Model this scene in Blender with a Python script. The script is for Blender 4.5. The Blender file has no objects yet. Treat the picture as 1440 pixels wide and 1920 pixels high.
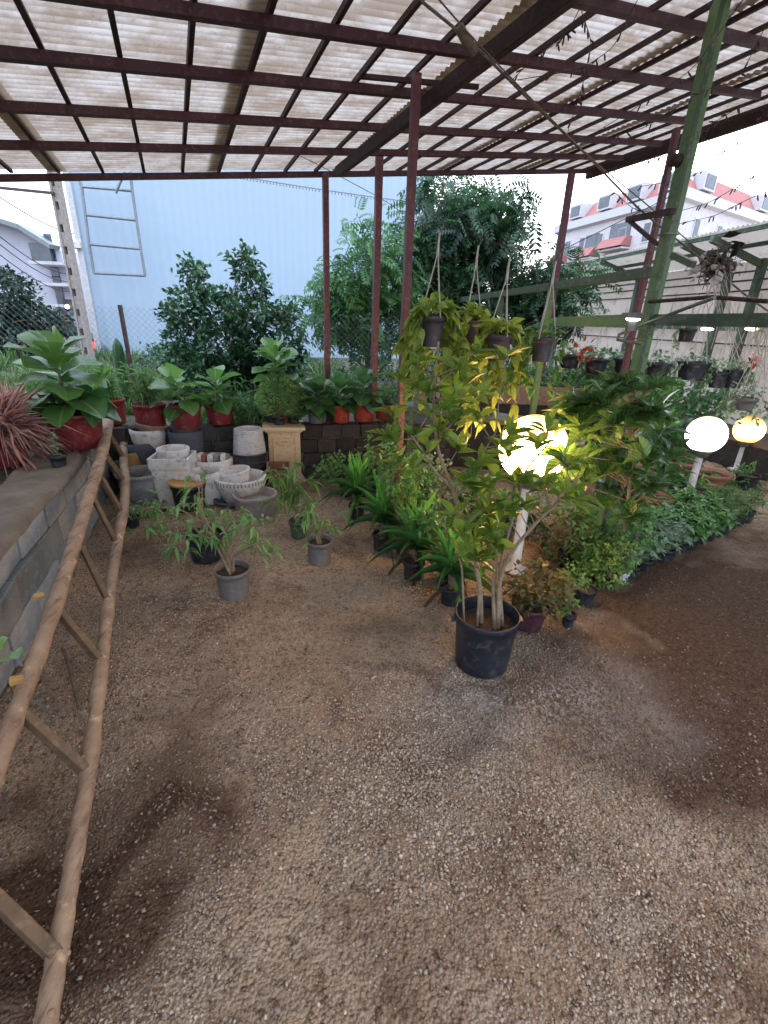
import bpy, math, numpy as np
from mathutils import Vector
PI=math.pi
rs=np.random.RandomState(7)
# ------------------------------------------------------------------ camera frame (used to survey the photo)
FPX=882.; CH=1.6
cp_=math.asin(.3763); rl=math.radians(2.11)
F_=np.array([0,math.cos(cp_),-math.sin(cp_)]);R0=np.array([1.,0,0]);U0=np.array([0,math.sin(cp_),math.cos(cp_)])
R_=math.cos(rl)*R0+math.sin(rl)*U0; U_=math.cos(rl)*U0-math.sin(rl)*R0
CAM=np.array([0,0,CH])
def ray(x,y): return (x-720)*R_-(y-960)*U_+FPX*F_
def G(x,y,z=0.): d=ray(x,y); return CAM+d*(z-CH)/d[2]
def A(x,y,Y): d=ray(x,y); return CAM+d*Y/d[1]
def dep(P): return float((np.array(P)-CAM)@F_)
def pix(P):
    v=np.array(P,float)-CAM; return (720+FPX*(v@R_)/(v@F_), 960-FPX*(v@U_)/(v@F_))
def zat(P,py):     # height above point P (vertical) that projects to row py
    lo,hi=-2.,40.
    for _ in range(50):
        m=(lo+hi)/2
        q=(P[0],P[1],m)
        if dep(q)<.05 or pix(q)[1]<py: hi=m
        else: lo=m
    return m
def onplane(x,y,P0,n): d=ray(x,y); return CAM+d*(np.dot(n,np.array(P0)-CAM)/np.dot(n,d))
def nrm(v): v=np.asarray(v,float); return v/np.maximum(np.linalg.norm(v,axis=-1,keepdims=True),1e-9)
DV=np.array([-.342,.940,0.]); EV=np.array([.957,.290,0.])   # along left wall, along back wall

col=bpy.data.collections.new('nursery'); bpy.context.scene.collection.children.link(col)
# ------------------------------------------------------------------ mesh builder
class MB:
    def __init__(s): s.V=[];s.n=0;s.F=[];s.C=[];s.M=[]
    def add(s,V,F,c=None,mi=0):
        V=np.asarray(V,float).reshape(-1,3); F=np.asarray(F,int)
        s.V.append(V); s.F.append(F+s.n); s.n+=len(V)
        if c is None: c=np.tile([.5,.5,.5],(len(V),1))
        c=np.asarray(c,float)
        if c.ndim==1: c=np.tile(c,(len(V),1))
        s.C.append(c); s.M.append(np.full(len(F),mi)); return s
    def build(s,name,mats,parent=None,smooth=True,loc=None,bevel=0):
        me=bpy.data.meshes.new(name)
        V=np.concatenate(s.V) if s.V else np.zeros((0,3))
        me.vertices.add(len(V)); me.vertices.foreach_set('co',V.astype(np.float32).ravel())
        sizes=np.concatenate([np.full(len(f),f.shape[1]) for f in s.F]); idx=np.concatenate([f.ravel() for f in s.F])
        me.loops.add(len(idx)); me.loops.foreach_set('vertex_index',idx.astype(np.int32))
        me.polygons.add(len(sizes)); st=np.concatenate([[0],np.cumsum(sizes)[:-1]])
        me.polygons.foreach_set('loop_start',st.astype(np.int32)); me.polygons.foreach_set('loop_total',sizes.astype(np.int32))
        me.polygons.foreach_set('material_index',np.concatenate(s.M).astype(np.int32))
        me.update(calc_edges=True)
        me.polygons.foreach_set('use_smooth',np.full(len(sizes),smooth))
        ca=me.color_attributes.new('tint','FLOAT_COLOR','POINT')
        C=np.concatenate(s.C); C=np.concatenate([C,np.ones((len(C),1))],1)
        ca.data.foreach_set('color',C.astype(np.float32).ravel())
        for m in (mats if isinstance(mats,(list,tuple)) else [mats]): me.materials.append(m)
        me.validate()
        o=bpy.data.objects.new(name,me); col.objects.link(o)
        if parent is not None: o.parent=parent
        if loc is not None: o.location=loc
        if bevel:
            b=o.modifiers.new('bevel','BEVEL'); b.width=bevel; b.segments=2; b.limit_method='ANGLE'
        return o
    def box(s,c,size,ax=None,col_=None,mi=0,jit=0):
        c=np.asarray(c,float); h=np.asarray(size,float)/2
        ax=np.eye(3) if ax is None else np.asarray(ax)
        q=np.array([[x,y,z] for x in(-1,1) for y in(-1,1) for z in(-1,1)],float)*h
        if jit: q=q+rs.uniform(-jit,jit,q.shape)
        V=c+q@ax
        return s.add(V,[[0,1,3,2],[4,6,7,5],[0,4,5,1],[2,3,7,6],[0,2,6,4],[1,5,7,3]],col_,mi)
    def beam(s,p0,p1,w,h,up=(0,0,1),c=None,mi=0):
        p0=np.asarray(p0,float);p1=np.asarray(p1,float);L=np.linalg.norm(p1-p0)
        y=nrm(p1-p0); x=nrm(np.cross(y,up)); z=np.cross(x,y)
        return s.box((p0+p1)/2,(w,L,h),np.array([x,y,z]),c,mi)
    def tube(s,pts,r,n=8,c=None,cap=True,mi=0):
        P=np.asarray(pts,float); k=len(P); r=np.broadcast_to(np.asarray(r,float),(k,))
        T=nrm(np.gradient(P,axis=0)); u=nrm(np.cross(T[0],[.31,.2,.93])); V=[]
        a=np.arange(n)*2*PI/n
        for i in range(k):
            u=u-T[i]*np.dot(u,T[i]); u=nrm(u); w=np.cross(T[i],u)
            V.append(P[i]+r[i]*(np.cos(a)[:,None]*u+np.sin(a)[:,None]*w))
        V=np.concatenate(V); f=[]
        for i in range(k-1):
            for j in range(n):
                f.append([i*n+j,i*n+(j+1)%n,(i+1)*n+(j+1)%n,(i+1)*n+j])
        s.add(V,f,c,mi)
        if cap:
            s.add(V[-n:],[list(range(n))],c,mi); s.add(V[:n],[list(range(n))[::-1]],c,mi)
        return s
    def lathe(s,prof,n=40,center=(0,0,0),c=None,ax=None,squish=(1,1),mi=0,wob=None):
        prof=np.asarray(prof,float); a=np.arange(n)*2*PI/n; k=len(prof)
        V=np.stack([np.outer(prof[:,0],np.cos(a))*squish[0],np.outer(prof[:,0],np.sin(a))*squish[1],np.repeat(prof[:,1][:,None],n,1)],-1).reshape(-1,3)
        if wob is not None: V=V+wob(V)
        if ax is not None: V=V@np.asarray(ax)
        V=V+np.asarray(center); i,j=np.meshgrid(np.arange(k-1),np.arange(n),indexing='ij'); i=i.ravel();j=j.ravel();jn=(j+1)%n
        return s.add(V,np.stack([i*n+j,i*n+jn,(i+1)*n+jn,(i+1)*n+j],1),c,mi)
    def sphere(s,c,r,n=24,m=14,col_=None,sq=(1,1,1)):
        t=np.linspace(0.001,PI-.001,m); prof=np.stack([r*np.sin(t),-r*np.cos(t)],1); a=MB().lathe(prof,n)
        V=a.V[0]*np.array(sq)+np.asarray(c); return s.add(V,a.F[0],col_)
    def leaves(s,T,P,D,L,W,tint,droop=0.,up=None,roll=.5):
        V0,F0,UV=T; N=len(P)
        if N==0: return s
        P=np.asarray(P,float);D=nrm(D);L=np.broadcast_to(np.asarray(L,float),(N,));W=np.broadcast_to(np.asarray(W,float),(N,))
        droop=np.broadcast_to(np.asarray(droop,float),(N,)); tint=np.broadcast_to(np.asarray(tint,float),(N,))
        u=np.tile([0,0,1.],(N,1)) if up is None else np.asarray(up,float)
        u=u+rs.normal(0,roll,(N,3)); x=nrm(np.cross(D,u)); z=np.cross(x,D)
        vx=V0[:,0];vy=V0[:,1];vz=V0[:,2]
        Z=(vz[None,:]*L[:,None]-droop[:,None]*(vy**2)[None,:]*L[:,None])
        V=P[:,None,:]+(L[:,None]*vy)[...,None]*D[:,None,:]+(W[:,None]*vx)[...,None]*x[:,None,:]+0*Z[...,None]
        V=V+(vz[None,:]*L[:,None])[...,None]*z[:,None,:]
        V[...,2]-=droop[:,None]*(vy**2)[None,:]*L[:,None]
        n=len(V0); C=np.empty((N,n,3)); C[...,0]=tint[:,None]; C[...,1]=UV[:,0]; C[...,2]=UV[:,1]
        FF=(F0[None,:,:]+(np.arange(N)*n)[:,None,None]).reshape(-1,F0.shape[1])
        return s.add(V.reshape(-1,3),FF,C.reshape(-1,3))
def strip(ws,fold=.12,curl=.0,wav=0):
    k=len(ws);V=[];UV=[]
    for i,w in enumerate(ws):
        v=i/(k-1); z=-curl*v*v; wz=wav*math.sin(i*2.1)
        V+=[(-w/2,v,z+fold*w/2+wz),(0,v,z),(w/2,v,z+fold*w/2-wz)]; UV+=[(1,v),(0,v),(1,v)]
    F=[]
    for i in range(k-1):
        a=i*3; F+=[[a,a+1,a+4,a+3],[a+1,a+2,a+5,a+4]]
    return np.array(V),np.array(F),np.array(UV)
T_oval=strip([.06,.75,1,.8,.4,.02],.25,.12)
T_oval3=strip([.1,1,.75,.02],.2,.12)
T_fid=strip([.1,.55,.62,.9,1,.75,.1],.22,.15,.03)
T_lance=strip([.25,1,.75,.02],.2,.25)
T_blade=strip([.55,.9,1,.9,.7,.4,.03],.25,0)
T_grass=strip([.8,1,.7,.05],.1,0)
T_heart=strip([.35,.95,1,.72,.38,.02],.25,.18)
T_tiny=(np.array([(0,0,0),(-.5,.45,.05),(0,1,0),(.5,.45,.05)]),np.array([[0,1,2,3]]),np.array([(0,0),(1,.5),(0,1),(1,.5)],float))
def pinnate(k=6):
    V=[];F=[];UV=[]
    for i in range(k):
        v=.12+.8*i/(k-1)
        for sd in (-1,1):
            b=len(V); ll=.5*(1-.35*abs(v-.45))
            V+=[(0,v,0),(sd*ll*.45,v-.03,-.03),(sd*ll,v+.12,-.12),(sd*ll*.5,v+.12,-.03)]; UV+=[(0,v)]*4; F.append([b,b+1,b+2,b+3])
    b=len(V);V+=[(0,.9,0),(-.09,1.,0),(0,1.15,-.04),(.09,1.,0)];UV+=[(0,1)]*4;F.append([b,b+1,b+2,b+3])
    V+=[(-.012,0,0),(.012,0,0),(.008,.95,0),(-.008,.95,0)];b+=4;UV+=[(0,0)]*4;F.append([b,b+1,b+2,b+3])
    return np.array(V),np.array(F),np.array(UV)
T_pin=pinnate(6)
def rdir(N,up=0.,out=None,spread=1.):
    d=rs.normal(0,spread,(N,3)); d[:,2]+=up
    if out is not None: d=d+out
    return nrm(d)
# ------------------------------------------------------------------ materials
def NT(name):
    m=bpy.data.materials.new(name); m.use_nodes=True; nt=m.node_tree; nt.nodes.clear()
    out=nt.nodes.new('ShaderNodeOutputMaterial'); return m,nt,out
def nd(nt,t,**k):
    n=nt.nodes.new(t)
    for a,b in k.items():
        if a in n.inputs.keys() if hasattr(n.inputs,'keys') else False: n.inputs[a].default_value=b
        else: setattr(n,a,b)
    return n
def c4(c): return (c[0],c[1],c[2],1)
def mix(nt,a,b,fac):
    m=nt.nodes.new('ShaderNodeMix'); m.data_type='RGBA'
    for sock,val in ((m.inputs[6],a),(m.inputs[7],b),(m.inputs[0],fac)):
        if isinstance(val,(tuple,list)): sock.default_value=c4(val)
        elif isinstance(val,(int,float)): sock.default_value=val
        else: nt.links.new(val,sock)
    return m.outputs[2]
def noise(nt,scale,detail=4,rough=.6,vec=None,out='Fac'):
    n=nt.nodes.new('ShaderNodeTexNoise'); n.inputs['Scale'].default_value=scale; n.inputs['Detail'].default_value=detail; n.inputs['Roughness'].default_value=rough
    if vec is not None: nt.links.new(vec,n.inputs['Vector'])
    return n.outputs[0] if out=='Fac' else n.outputs[1]
def ramp(nt,fac,a,b):
    r=nt.nodes.new('ShaderNodeMapRange'); r.inputs[1].default_value=a; r.inputs[2].default_value=b; nt.links.new(fac,r.inputs[0]); return r.outputs[0]
def objco(nt,world=False):
    if world: return nt.nodes.new('ShaderNodeNewGeometry').outputs['Position']
    return nt.nodes.new('ShaderNodeTexCoord').outputs['Object']
def surf(name,c1,c2,scale=6,c3=None,s3=40,rough=.6,bump=.0,bscale=60,spec=.4,metal=0,world=False,lo=.35,hi=.65,tr=0,vary=0):
    m,nt,out=NT(name); co=objco(nt,world)
    c=mix(nt,c1,c2,ramp(nt,noise(nt,scale,6,.65,co),lo,hi))
    if c3: c=mix(nt,c,c3,ramp(nt,noise(nt,s3,5,.7,co),.52,.72))
    if vary:
        oi=nt.nodes.new('ShaderNodeAttribute'); oi.attribute_name='tint'
        sp=nt.nodes.new('ShaderNodeSeparateColor'); nt.links.new(oi.outputs[0],sp.inputs[0])
        hsv=nt.nodes.new('ShaderNodeHueSaturation'); nt.links.new(c,hsv.inputs['Color'])
        mr=nt.nodes.new('ShaderNodeMapRange'); mr.inputs[3].default_value=1-vary; mr.inputs[4].default_value=1+vary; nt.links.new(sp.outputs[0],mr.inputs[0]); nt.links.new(mr.outputs[0],hsv.inputs['Value']); c=hsv.outputs[0]
    p=nt.nodes.new('ShaderNodeBsdfPrincipled'); nt.links.new(c,p.inputs['Base Color']); p.inputs['Roughness'].default_value=rough; p.inputs['Specular IOR Level'].default_value=spec; p.inputs['Metallic'].default_value=metal
    if bump:
        b=nt.nodes.new('ShaderNodeBump'); b.inputs['Strength'].default_value=1; b.inputs['Distance'].default_value=bump; nt.links.new(noise(nt,bscale,5,.7,co),b.inputs['Height']); nt.links.new(b.outputs[0],p.inputs['Normal'])
    sh=p.outputs[0]
    if tr:
        t=nt.nodes.new('ShaderNodeBsdfTranslucent'); nt.links.new(c,t.inputs[0]); mx=nt.nodes.new('ShaderNodeMixShader'); mx.inputs[0].default_value=tr
        nt.links.new(sh,mx.inputs[1]); nt.links.new(t.outputs[0],mx.inputs[2]); sh=mx.outputs[0]
    nt.links.new(sh,out.inputs[0]); return m
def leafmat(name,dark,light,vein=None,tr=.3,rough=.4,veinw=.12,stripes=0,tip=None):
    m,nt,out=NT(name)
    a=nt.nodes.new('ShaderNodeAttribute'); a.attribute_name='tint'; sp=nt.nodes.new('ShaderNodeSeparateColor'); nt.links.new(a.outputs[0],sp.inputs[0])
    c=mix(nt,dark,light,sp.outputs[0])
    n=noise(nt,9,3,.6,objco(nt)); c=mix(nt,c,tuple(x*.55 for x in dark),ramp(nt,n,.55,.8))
    if tip: c=mix(nt,c,tip,ramp(nt,sp.outputs[2],.55,1.1))
    if vein:
        v=ramp(nt,sp.outputs[1],veinw,0.); c=mix(nt,c,vein,v)
        if stripes:
            # side veins: sine over (v - .35u)
            ma=nt.nodes.new('ShaderNodeMath'); ma.operation='MULTIPLY_ADD'; nt.links.new(sp.outputs[1],ma.inputs[0]); ma.inputs[1].default_value=-.22; nt.links.new(sp.outputs[2],ma.inputs[2])
            mm=nt.nodes.new('ShaderNodeMath'); mm.operation='MULTIPLY'; nt.links.new(ma.outputs[0],mm.inputs[0]); mm.inputs[1].default_value=stripes*2*PI
            sn=nt.nodes.new('ShaderNodeMath'); sn.operation='SINE'; nt.links.new(mm.outputs[0],sn.inputs[0])
            c=mix(nt,c,vein,ramp(nt,sn.outputs[0],.75,1.05))
    p=nt.nodes.new('ShaderNodeBsdfPrincipled'); nt.links.new(c,p.inputs['Base Color']); p.inputs['Roughness'].default_value=rough; p.inputs['Specular IOR Level'].default_value=.45
    t=nt.nodes.new('ShaderNodeBsdfTranslucent'); hs=nt.nodes.new('ShaderNodeHueSaturation'); hs.inputs['Value'].default_value=1.6; hs.inputs['Hue'].default_value=.485; nt.links.new(c,hs.inputs['Color']); nt.links.new(hs.outputs[0],t.inputs[0])
    mx=nt.nodes.new('ShaderNodeMixShader'); mx.inputs[0].default_value=tr; nt.links.new(p.outputs[0],mx.inputs[1]); nt.links.new(t.outputs[0],mx.inputs[2]); nt.links.new(mx.outputs[0],out.inputs[0]); return m
def emisg(name,c,s,r):
    m,nt,out=NT(name); e=nt.nodes.new('ShaderNodeEmission'); co=objco(nt); sx=nt.nodes.new('ShaderNodeSeparateXYZ')
    gm=nt.nodes.new('ShaderNodeTexCoord'); nt.links.new(gm.outputs['Generated'],sx.inputs[0]); a1=ramp(nt,sx.outputs[2],0.,.38); a2=ramp(nt,sx.outputs[2],1.,.62)
    mu=nt.nodes.new('ShaderNodeMath'); mu.operation='MULTIPLY'; nt.links.new(a1,mu.inputs[0]); nt.links.new(a2,mu.inputs[1])
    nt.links.new(mix(nt,(c[0],c[1]*.82,c[2]*.6),c,mu.outputs[0]),e.inputs[0]); mr=nt.nodes.new('ShaderNodeMapRange'); mr.inputs[3].default_value=s*.12; mr.inputs[4].default_value=s; nt.links.new(mu.outputs[0],mr.inputs[0]); nt.links.new(mr.outputs[0],e.inputs[1]); nt.links.new(e.outputs[0],out.inputs[0]); return m
def emis(name,c,s):
    m,nt,out=NT(name); e=nt.nodes.new('ShaderNodeEmission'); e.inputs[0].default_value=c4(c); e.inputs[1].default_value=s; nt.links.new(e.outputs[0],out.inputs[0]); return m

M={}
M['maroon']=surf('maroon_paint',(.070,.020,.030),(.045,.016,.022),5,(.13,.07,.07),30,rough=.55,bump=.0008,bscale=90)
M['maroonpost']=surf('maroon_post_paint',(.15,.05,.062),(.10,.038,.048),5,(.22,.14,.13),30,rough=.5,bump=.0006,bscale=90)
M['maroondark']=surf('maroon_paint_dark',(.05,.018,.022),(.022,.012,.012),6,(.1,.06,.05),30,rough=.6)
M['green_steel']=surf('green_steel',(.10,.19,.075),(.14,.235,.10),4,(.045,.085,.04),22,rough=.45,bump=.0006,bscale=60)
M['green_dk']=surf('green_steel_dark',(.045,.08,.045),(.075,.115,.07),4,(.2,.2,.16),22,rough=.5)
M['greysteel']=surf('grey_steel',(.22,.23,.22),(.12,.13,.12),7,(.16,.1,.06),30,rough=.5,metal=.3)
M['black']=surf('black_plastic',(.012,.014,.02),(.03,.034,.042),7,(.09,.085,.08),35,rough=.42,bump=.0004)
M['blackblue']=surf('black_blue_plastic',(.013,.017,.028),(.026,.031,.043),6,(.10,.092,.085),20,rough=.4)
M['greypot']=surf('grey_plastic',(.13,.125,.12),(.19,.18,.17),8,(.24,.22,.2),40,rough=.55)
M['red']=surf('red_plastic',(.21,.022,.028),(.15,.018,.024),5,(.27,.12,.10),25,rough=.45)
M['hangpot']=surf('mauve_grey_plastic',(.055,.045,.055),(.085,.07,.08),7,(.14,.12,.13),30,rough=.5)
M['redor']=surf('terracotta_plastic',(.34,.042,.032),(.23,.033,.03),6,(.38,.16,.1),25,rough=.5)
M['terra']=surf('terracotta',(.36,.15,.085),(.25,.10,.07),8,(.45,.3,.22),30,rough=.8,bump=.001)
M['brown']=surf('brown_clay',(.26,.15,.11),(.33,.21,.16),8,(.4,.34,.3),30,rough=.8,bump=.001)
M['stone_white']=surf('painted_stone_white',(.78,.76,.74),(.66,.64,.61),9,(.28,.24,.21),22,rough=.85,bump=.003,bscale=45)
M['stone_grey']=surf('grey_stone',(.32,.32,.32),(.22,.22,.23),7,(.40,.39,.37),26,rough=.85,bump=.002,bscale=60)
M['stone_dark']=surf('dark_stone',(.07,.08,.10),(.11,.12,.145),8,(.14,.15,.17),50,rough=.8,bump=.004,bscale=70)
M['stone_brown']=surf('weathered_stone',(.34,.30,.27),(.23,.20,.18),12,(.4,.37,.34),30,rough=.9,bump=.004,bscale=60)
M['white_pl']=surf('white_plastic',(0.576,0.576,0.600),(0.496,0.496,0.512),7,(0.320,0.304,0.288),18,rough=.4)
M['cream']=surf('cream_plaster',(.60,.47,.31),(.66,.53,.37),6,(.40,.28,.17),22,rough=.7,bump=.001)
M['yellow']=surf('yellow_clay',(.50,.30,.09),(.42,.24,.08),9,(.28,.17,.09),30,rough=.8,bump=.001)
M['soil']=surf('potting_soil',(.045,.026,.016),(.09,.055,.035),30,(.02,.012,.01),60,rough=1,bump=.006,bscale=60)
M['wood']=None
M['rungwood']=surf('rung_wood',(.20,.13,.075),(.12,.08,.05),9,(.30,.2,.12),30,rough=.85,bump=.001)
M['bark']=surf('bark',(.20,.15,.10),(.11,.08,.055),20,(.28,.22,.16),50,rough=.9,bump=.002,bscale=80)
M['palestem']=surf('pale_stem',(.30,.23,.15),(.20,.14,.09),22,(.38,.31,.21),50,rough=.8,bump=.001,bscale=90)
M['greenstem']=surf('green_stem',(.10,.15,.05),(.15,.17,.07),20,rough=.7)
M['rope']=surf('cotton_cord',(.62,.58,.52),(.5,.46,.42),60,rough=.95,bump=.001,bscale=300)
M['cable']=surf('old_cable',(.10,.075,.06),(.20,.16,.13),25,(.3,.27,.24),60,rough=.8)
M['wiredk']=surf('dark_wire',(.05,.035,.035),(.09,.06,.06),25,rough=.7)
M['gal']=surf('galvanised',(.25,.27,.29),(.18,.2,.22),15,rough=.5,metal=.5)
M['conc']=surf('concrete_block',(.38,.38,.37),(.26,.265,.265),5,(.46,.45,.42),24,rough=.95,bump=.006,bscale=90,world=True,vary=.3)
M['concdk']=surf('dark_concrete_block',(.05,.046,.044),(.035,.032,.032),5,(.085,.08,.075),24,rough=.95,bump=.004,bscale=90,world=True,vary=.35)
M['mortar']=surf('dirty_mortar',(.26,.21,.17),(.16,.135,.11),5,(.15,.16,.09),12,rough=1,bump=.01,bscale=40,world=True)
M['lawnsoil']=surf('terrain_soil',(.085,.07,.05),(.05,.055,.03),1.5,(.13,.11,.09),12,rough=1,bump=.02,bscale=20,world=True)
M['polepost']=surf('lamp_post_paint',(.62,.62,.62),(.52,.52,.54),8,(.35,.33,.3),20,rough=.45)
M['asphalt']=surf('asphalt',(.10,.10,.105),(.14,.14,.145),4,rough=.9,world=True)
# leaves
M['l_dark']=leafmat('leaf_dark',(0.026,0.085,0.034),(0.085,0.225,0.066),(.10,.17,.07),.25,.35)
M['l_mid']=leafmat('leaf_mid',(0.052,0.148,0.038),(0.148,0.330,0.078),(.16,.26,.09),.3,.4)
M['l_fid']=leafmat('leaf_fiddle',(0.039,0.124,0.042),(0.156,0.351,0.078),(.26,.36,.16),.28,.33,.09)
M['l_fidd']=leafmat('leaf_fiddle_dark',(0.022,0.084,0.034),(0.084,0.224,0.063),(.16,.26,.11),.25,.33,.09)
M['l_bush']=leafmat('leaf_bush',(0.012,0.043,0.029),(0.055,0.155,0.058),None,.16,.32)
M['l_tree']=leafmat('leaf_tree',(0.009,0.037,0.021),(0.040,0.121,0.040),None,.2,.5)
M['l_treel']=leafmat('leaf_tree_light',(0.025,0.094,0.039),(0.094,0.250,0.070),None,.25,.5)
M['l_far']=leafmat('leaf_far',(0.010,0.030,0.022),(0.028,0.065,0.035),None,.15,.6)
M['l_zeb']=leafmat('leaf_veined',(0.048,0.131,0.029),(0.202,0.356,0.057),(.26,.34,.06),.48,.3,.10,stripes=6)
M['l_gar']=leafmat('leaf_gardenia',(0.022,0.081,0.030),(0.081,0.203,0.051),(.20,.30,.09),.38,.28,.08,stripes=6)
M['l_pot']=leafmat('leaf_pothos',(0.101,0.207,0.031),(0.405,0.495,0.088),(.42,.48,.16),.35,.35,.10)
M['l_yuc']=leafmat('leaf_yucca',(0.027,0.098,0.033),(0.203,0.562,0.090),(.12,.24,.08),.25,.35,.1)
M['l_weep']=leafmat('leaf_weeping',(0.062,0.188,0.044),(0.250,0.425,0.150),(.25,.35,.15),.33,.3,.1)
M['l_con']=leafmat('leaf_conifer',(0.076,0.207,0.069),(0.345,0.552,0.207),None,.2,.7)
M['l_grass']=leafmat('leaf_weeds',(0.042,0.108,0.034),(0.144,0.264,0.084),None,.3,.6)
M['l_pink']=leafmat('leaf_pink',(.42,.20,.20),(.70,.46,.42),None,.3,.6,tip=(.62,.45,.34))
M['l_lime']=leafmat('leaf_lime',(0.084,0.182,0.042),(0.238,0.392,0.098),None,.3,.5)
M['l_red']=leafmat('leaf_bronze',(0.058,0.065,0.026),(0.182,0.143,0.039),None,.3,.5)
M['l_grey']=leafmat('leaf_greygreen',(0.078,0.155,0.085),(0.296,0.420,0.248),None,.25,.6)
M['l_brown']=leafmat('leaf_dead',(0.050,0.025,0.015),(0.160,0.100,0.060),None,.1,.8)
# wood poles
m,nt,out=NT('peeled_pole'); co=objco(nt)
n1=noise(nt,5,6,.7,co); mp=nt.nodes.new('ShaderNodeMapping'); mp.inputs['Scale'].default_value=(30,4,30); nt.links.new(co,mp.inputs[0]); n2=noise(nt,1.,6,.7,mp.outputs[0])
c=mix(nt,(.24,.145,.095),(.44,.31,.205),ramp(nt,n1,.35,.65)); c=mix(nt,c,(.10,.06,.045),ramp(nt,n2,.52,.7)); c=mix(nt,c,(.66,.46,.26),ramp(nt,noise(nt,11,5,.7,co),.58,.68))
p=nt.nodes.new('ShaderNodeBsdfPrincipled'); nt.links.new(c,p.inputs[0]); p.inputs['Roughness'].default_value=.75
b=nt.nodes.new('ShaderNodeBump'); b.inputs['Distance'].default_value=.004; nt.links.new(n2,b.inputs['Height']); nt.links.new(b.outputs[0],p.inputs['Normal']); nt.links.new(p.outputs[0],out.inputs[0]); M['wood']=m
# roof sheet: stained translucent corrugated plastic
m,nt,out=NT('stained_roof_sheet'); co=objco(nt,True)
mp=nt.nodes.new('ShaderNodeMapping'); mp.inputs['Rotation'].default_value=(0,0,-math.radians(30)); nt.links.new(co,mp.inputs[0])
mp2=nt.nodes.new('ShaderNodeMapping'); mp2.inputs['Scale'].default_value=(2.6,4.5,1); nt.links.new(mp.outputs[0],mp2.inputs[0])
n1=noise(nt,1.3,7,.7,mp2.outputs[0]); n2=noise(nt,2.2,6,.7,co); n3=noise(nt,34,5,.8,co)
c=mix(nt,(.46,.42,.38),(.27,.21,.16),ramp(nt,n1,.40,.60)); c=mix(nt,c,(.24,.17,.11),ramp(nt,n2,.54,.80)); c=mix(nt,c,(.17,.13,.10),ramp(nt,n3,.56,.78))
at_=nt.nodes.new('ShaderNodeAttribute'); at_.attribute_name='tint'; sq_=nt.nodes.new('ShaderNodeSeparateColor'); nt.links.new(at_.outputs[0],sq_.inputs[0]); c=mix(nt,c,(.16,.11,.08),ramp(nt,sq_.outputs[0],.5,1.5)); c=mix(nt,c,(.16,.115,.07),ramp(nt,sq_.outputs[1],0,1.25))  # valley tint stands in for rib shading; overlaps browned for the doubled sheet
df=nt.nodes.new('ShaderNodeBsdfDiffuse'); tl=nt.nodes.new('ShaderNodeBsdfTranslucent'); mx=nt.nodes.new('ShaderNodeMixShader'); mx.inputs[0].default_value=.62
nt.links.new(c,df.inputs[0]);nt.links.new(c,tl.inputs[0]);nt.links.new(df.outputs[0],mx.inputs[1]);nt.links.new(tl.outputs[0],mx.inputs[2]);nt.links.new(mx.outputs[0],out.inputs[0]); M['sheet']=m
M['ghsheet']=surf('greenhouse_sheet',(0.496,0.448,0.400),(0.400,0.360,0.312),.8,(0.272,0.232,0.192),5,rough=.6,tr=.35,world=True)
# ------------------------------------------------------------------ object helpers
def tag(o,label=None,cat=None,group=None,kind=None):
    if label: o['label']=label
    if cat: o['category']=cat
    if group: o['group']=group
    if kind: o['kind']=kind
    return o
def thing(name,label,cat,loc=(0,0,0),group=None,rz=0):
    o=bpy.data.objects.new(name,None); col.objects.link(o); o.empty_display_size=.1; o.location=tuple(loc); o.rotation_euler[2]=rz
    return tag(o,label,cat,group)
def copy_tree(o,parent=None):
    c=o.copy(); col.objects.link(c)
    if parent is not None: c.parent=parent
    for ch in [x for x in o.children]: copy_tree(ch,c)
    return c
# ================================================================== SETTING
sc=bpy.context.scene
def ground_h(x,y):
    return .012*np.sin(x*2.1+y*1.3)+.010*np.sin(x*4.7-y*3.1+1)+.006*np.sin(x*9+y*7.3)+.004*np.sin(x*17-y*13)+.015*np.sin(y*1.1)*np.sin(x*.9)
def vnoise(x,y,s,seed=0):
    r=np.random.RandomState(seed); t=r.rand(64,64); X=x*s;Y=y*s; i=np.floor(X).astype(int);j=np.floor(Y).astype(int);fx=X-i;fy=Y-j;fx=fx*fx*(3-2*fx);fy=fy*fy*(3-2*fy)
    g=lambda a,b:t[a%64,b%64]
    return (g(i,j)*(1-fx)+g(i+1,j)*fx)*(1-fy)+(g(i,j+1)*(1-fx)+g(i+1,j+1)*fx)*fy
xs=np.linspace(-3.2,9,330); ys=np.linspace(-1.2,9,300)
XX,YY=np.meshgrid(xs,ys); ZZ=ground_h(XX,YY)+.03*(vnoise(XX,YY,3,3)-.5)+.012*(vnoise(XX,YY,9,4)-.5)+.006*(vnoise(XX,YY,22,5)-.5)
def gh(x,y):
    x=np.asarray(x,float);y=np.asarray(y,float); return ground_h(x,y)+.03*(vnoise(x,y,3,3)-.5)+.012*(vnoise(x,y,9,4)-.5)+.006*(vnoise(x,y,22,5)-.5)
nx,ny=len(xs),len(ys); i,j=np.meshgrid(np.arange(ny-1),np.arange(nx-1),indexing='ij'); i=i.ravel();j=j.ravel()
gF=np.stack([i*nx+j,i*nx+j+1,(i+1)*nx+j+1,(i+1)*nx+j],1)
m,nt,out=NT('gravel_earth'); co=objco(nt,True)
nb=noise(nt,1.1,5,.6,co); nm=noise(nt,5,6,.7,co); nf=noise(nt,45,5,.75,co)
c=mix(nt,(.56,.405,.275),(.31,.185,.115),ramp(nt,nb,.44,.66)); c=mix(nt,c,(.61,.465,.345),ramp(nt,nm,.48,.75)); c=mix(nt,c,(.12,.072,.045),ramp(nt,nf,.5,.66)); c=mix(nt,c,(.10,.06,.038),ramp(nt,noise(nt,12,6,.75,co),.56,.7)); 
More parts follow.
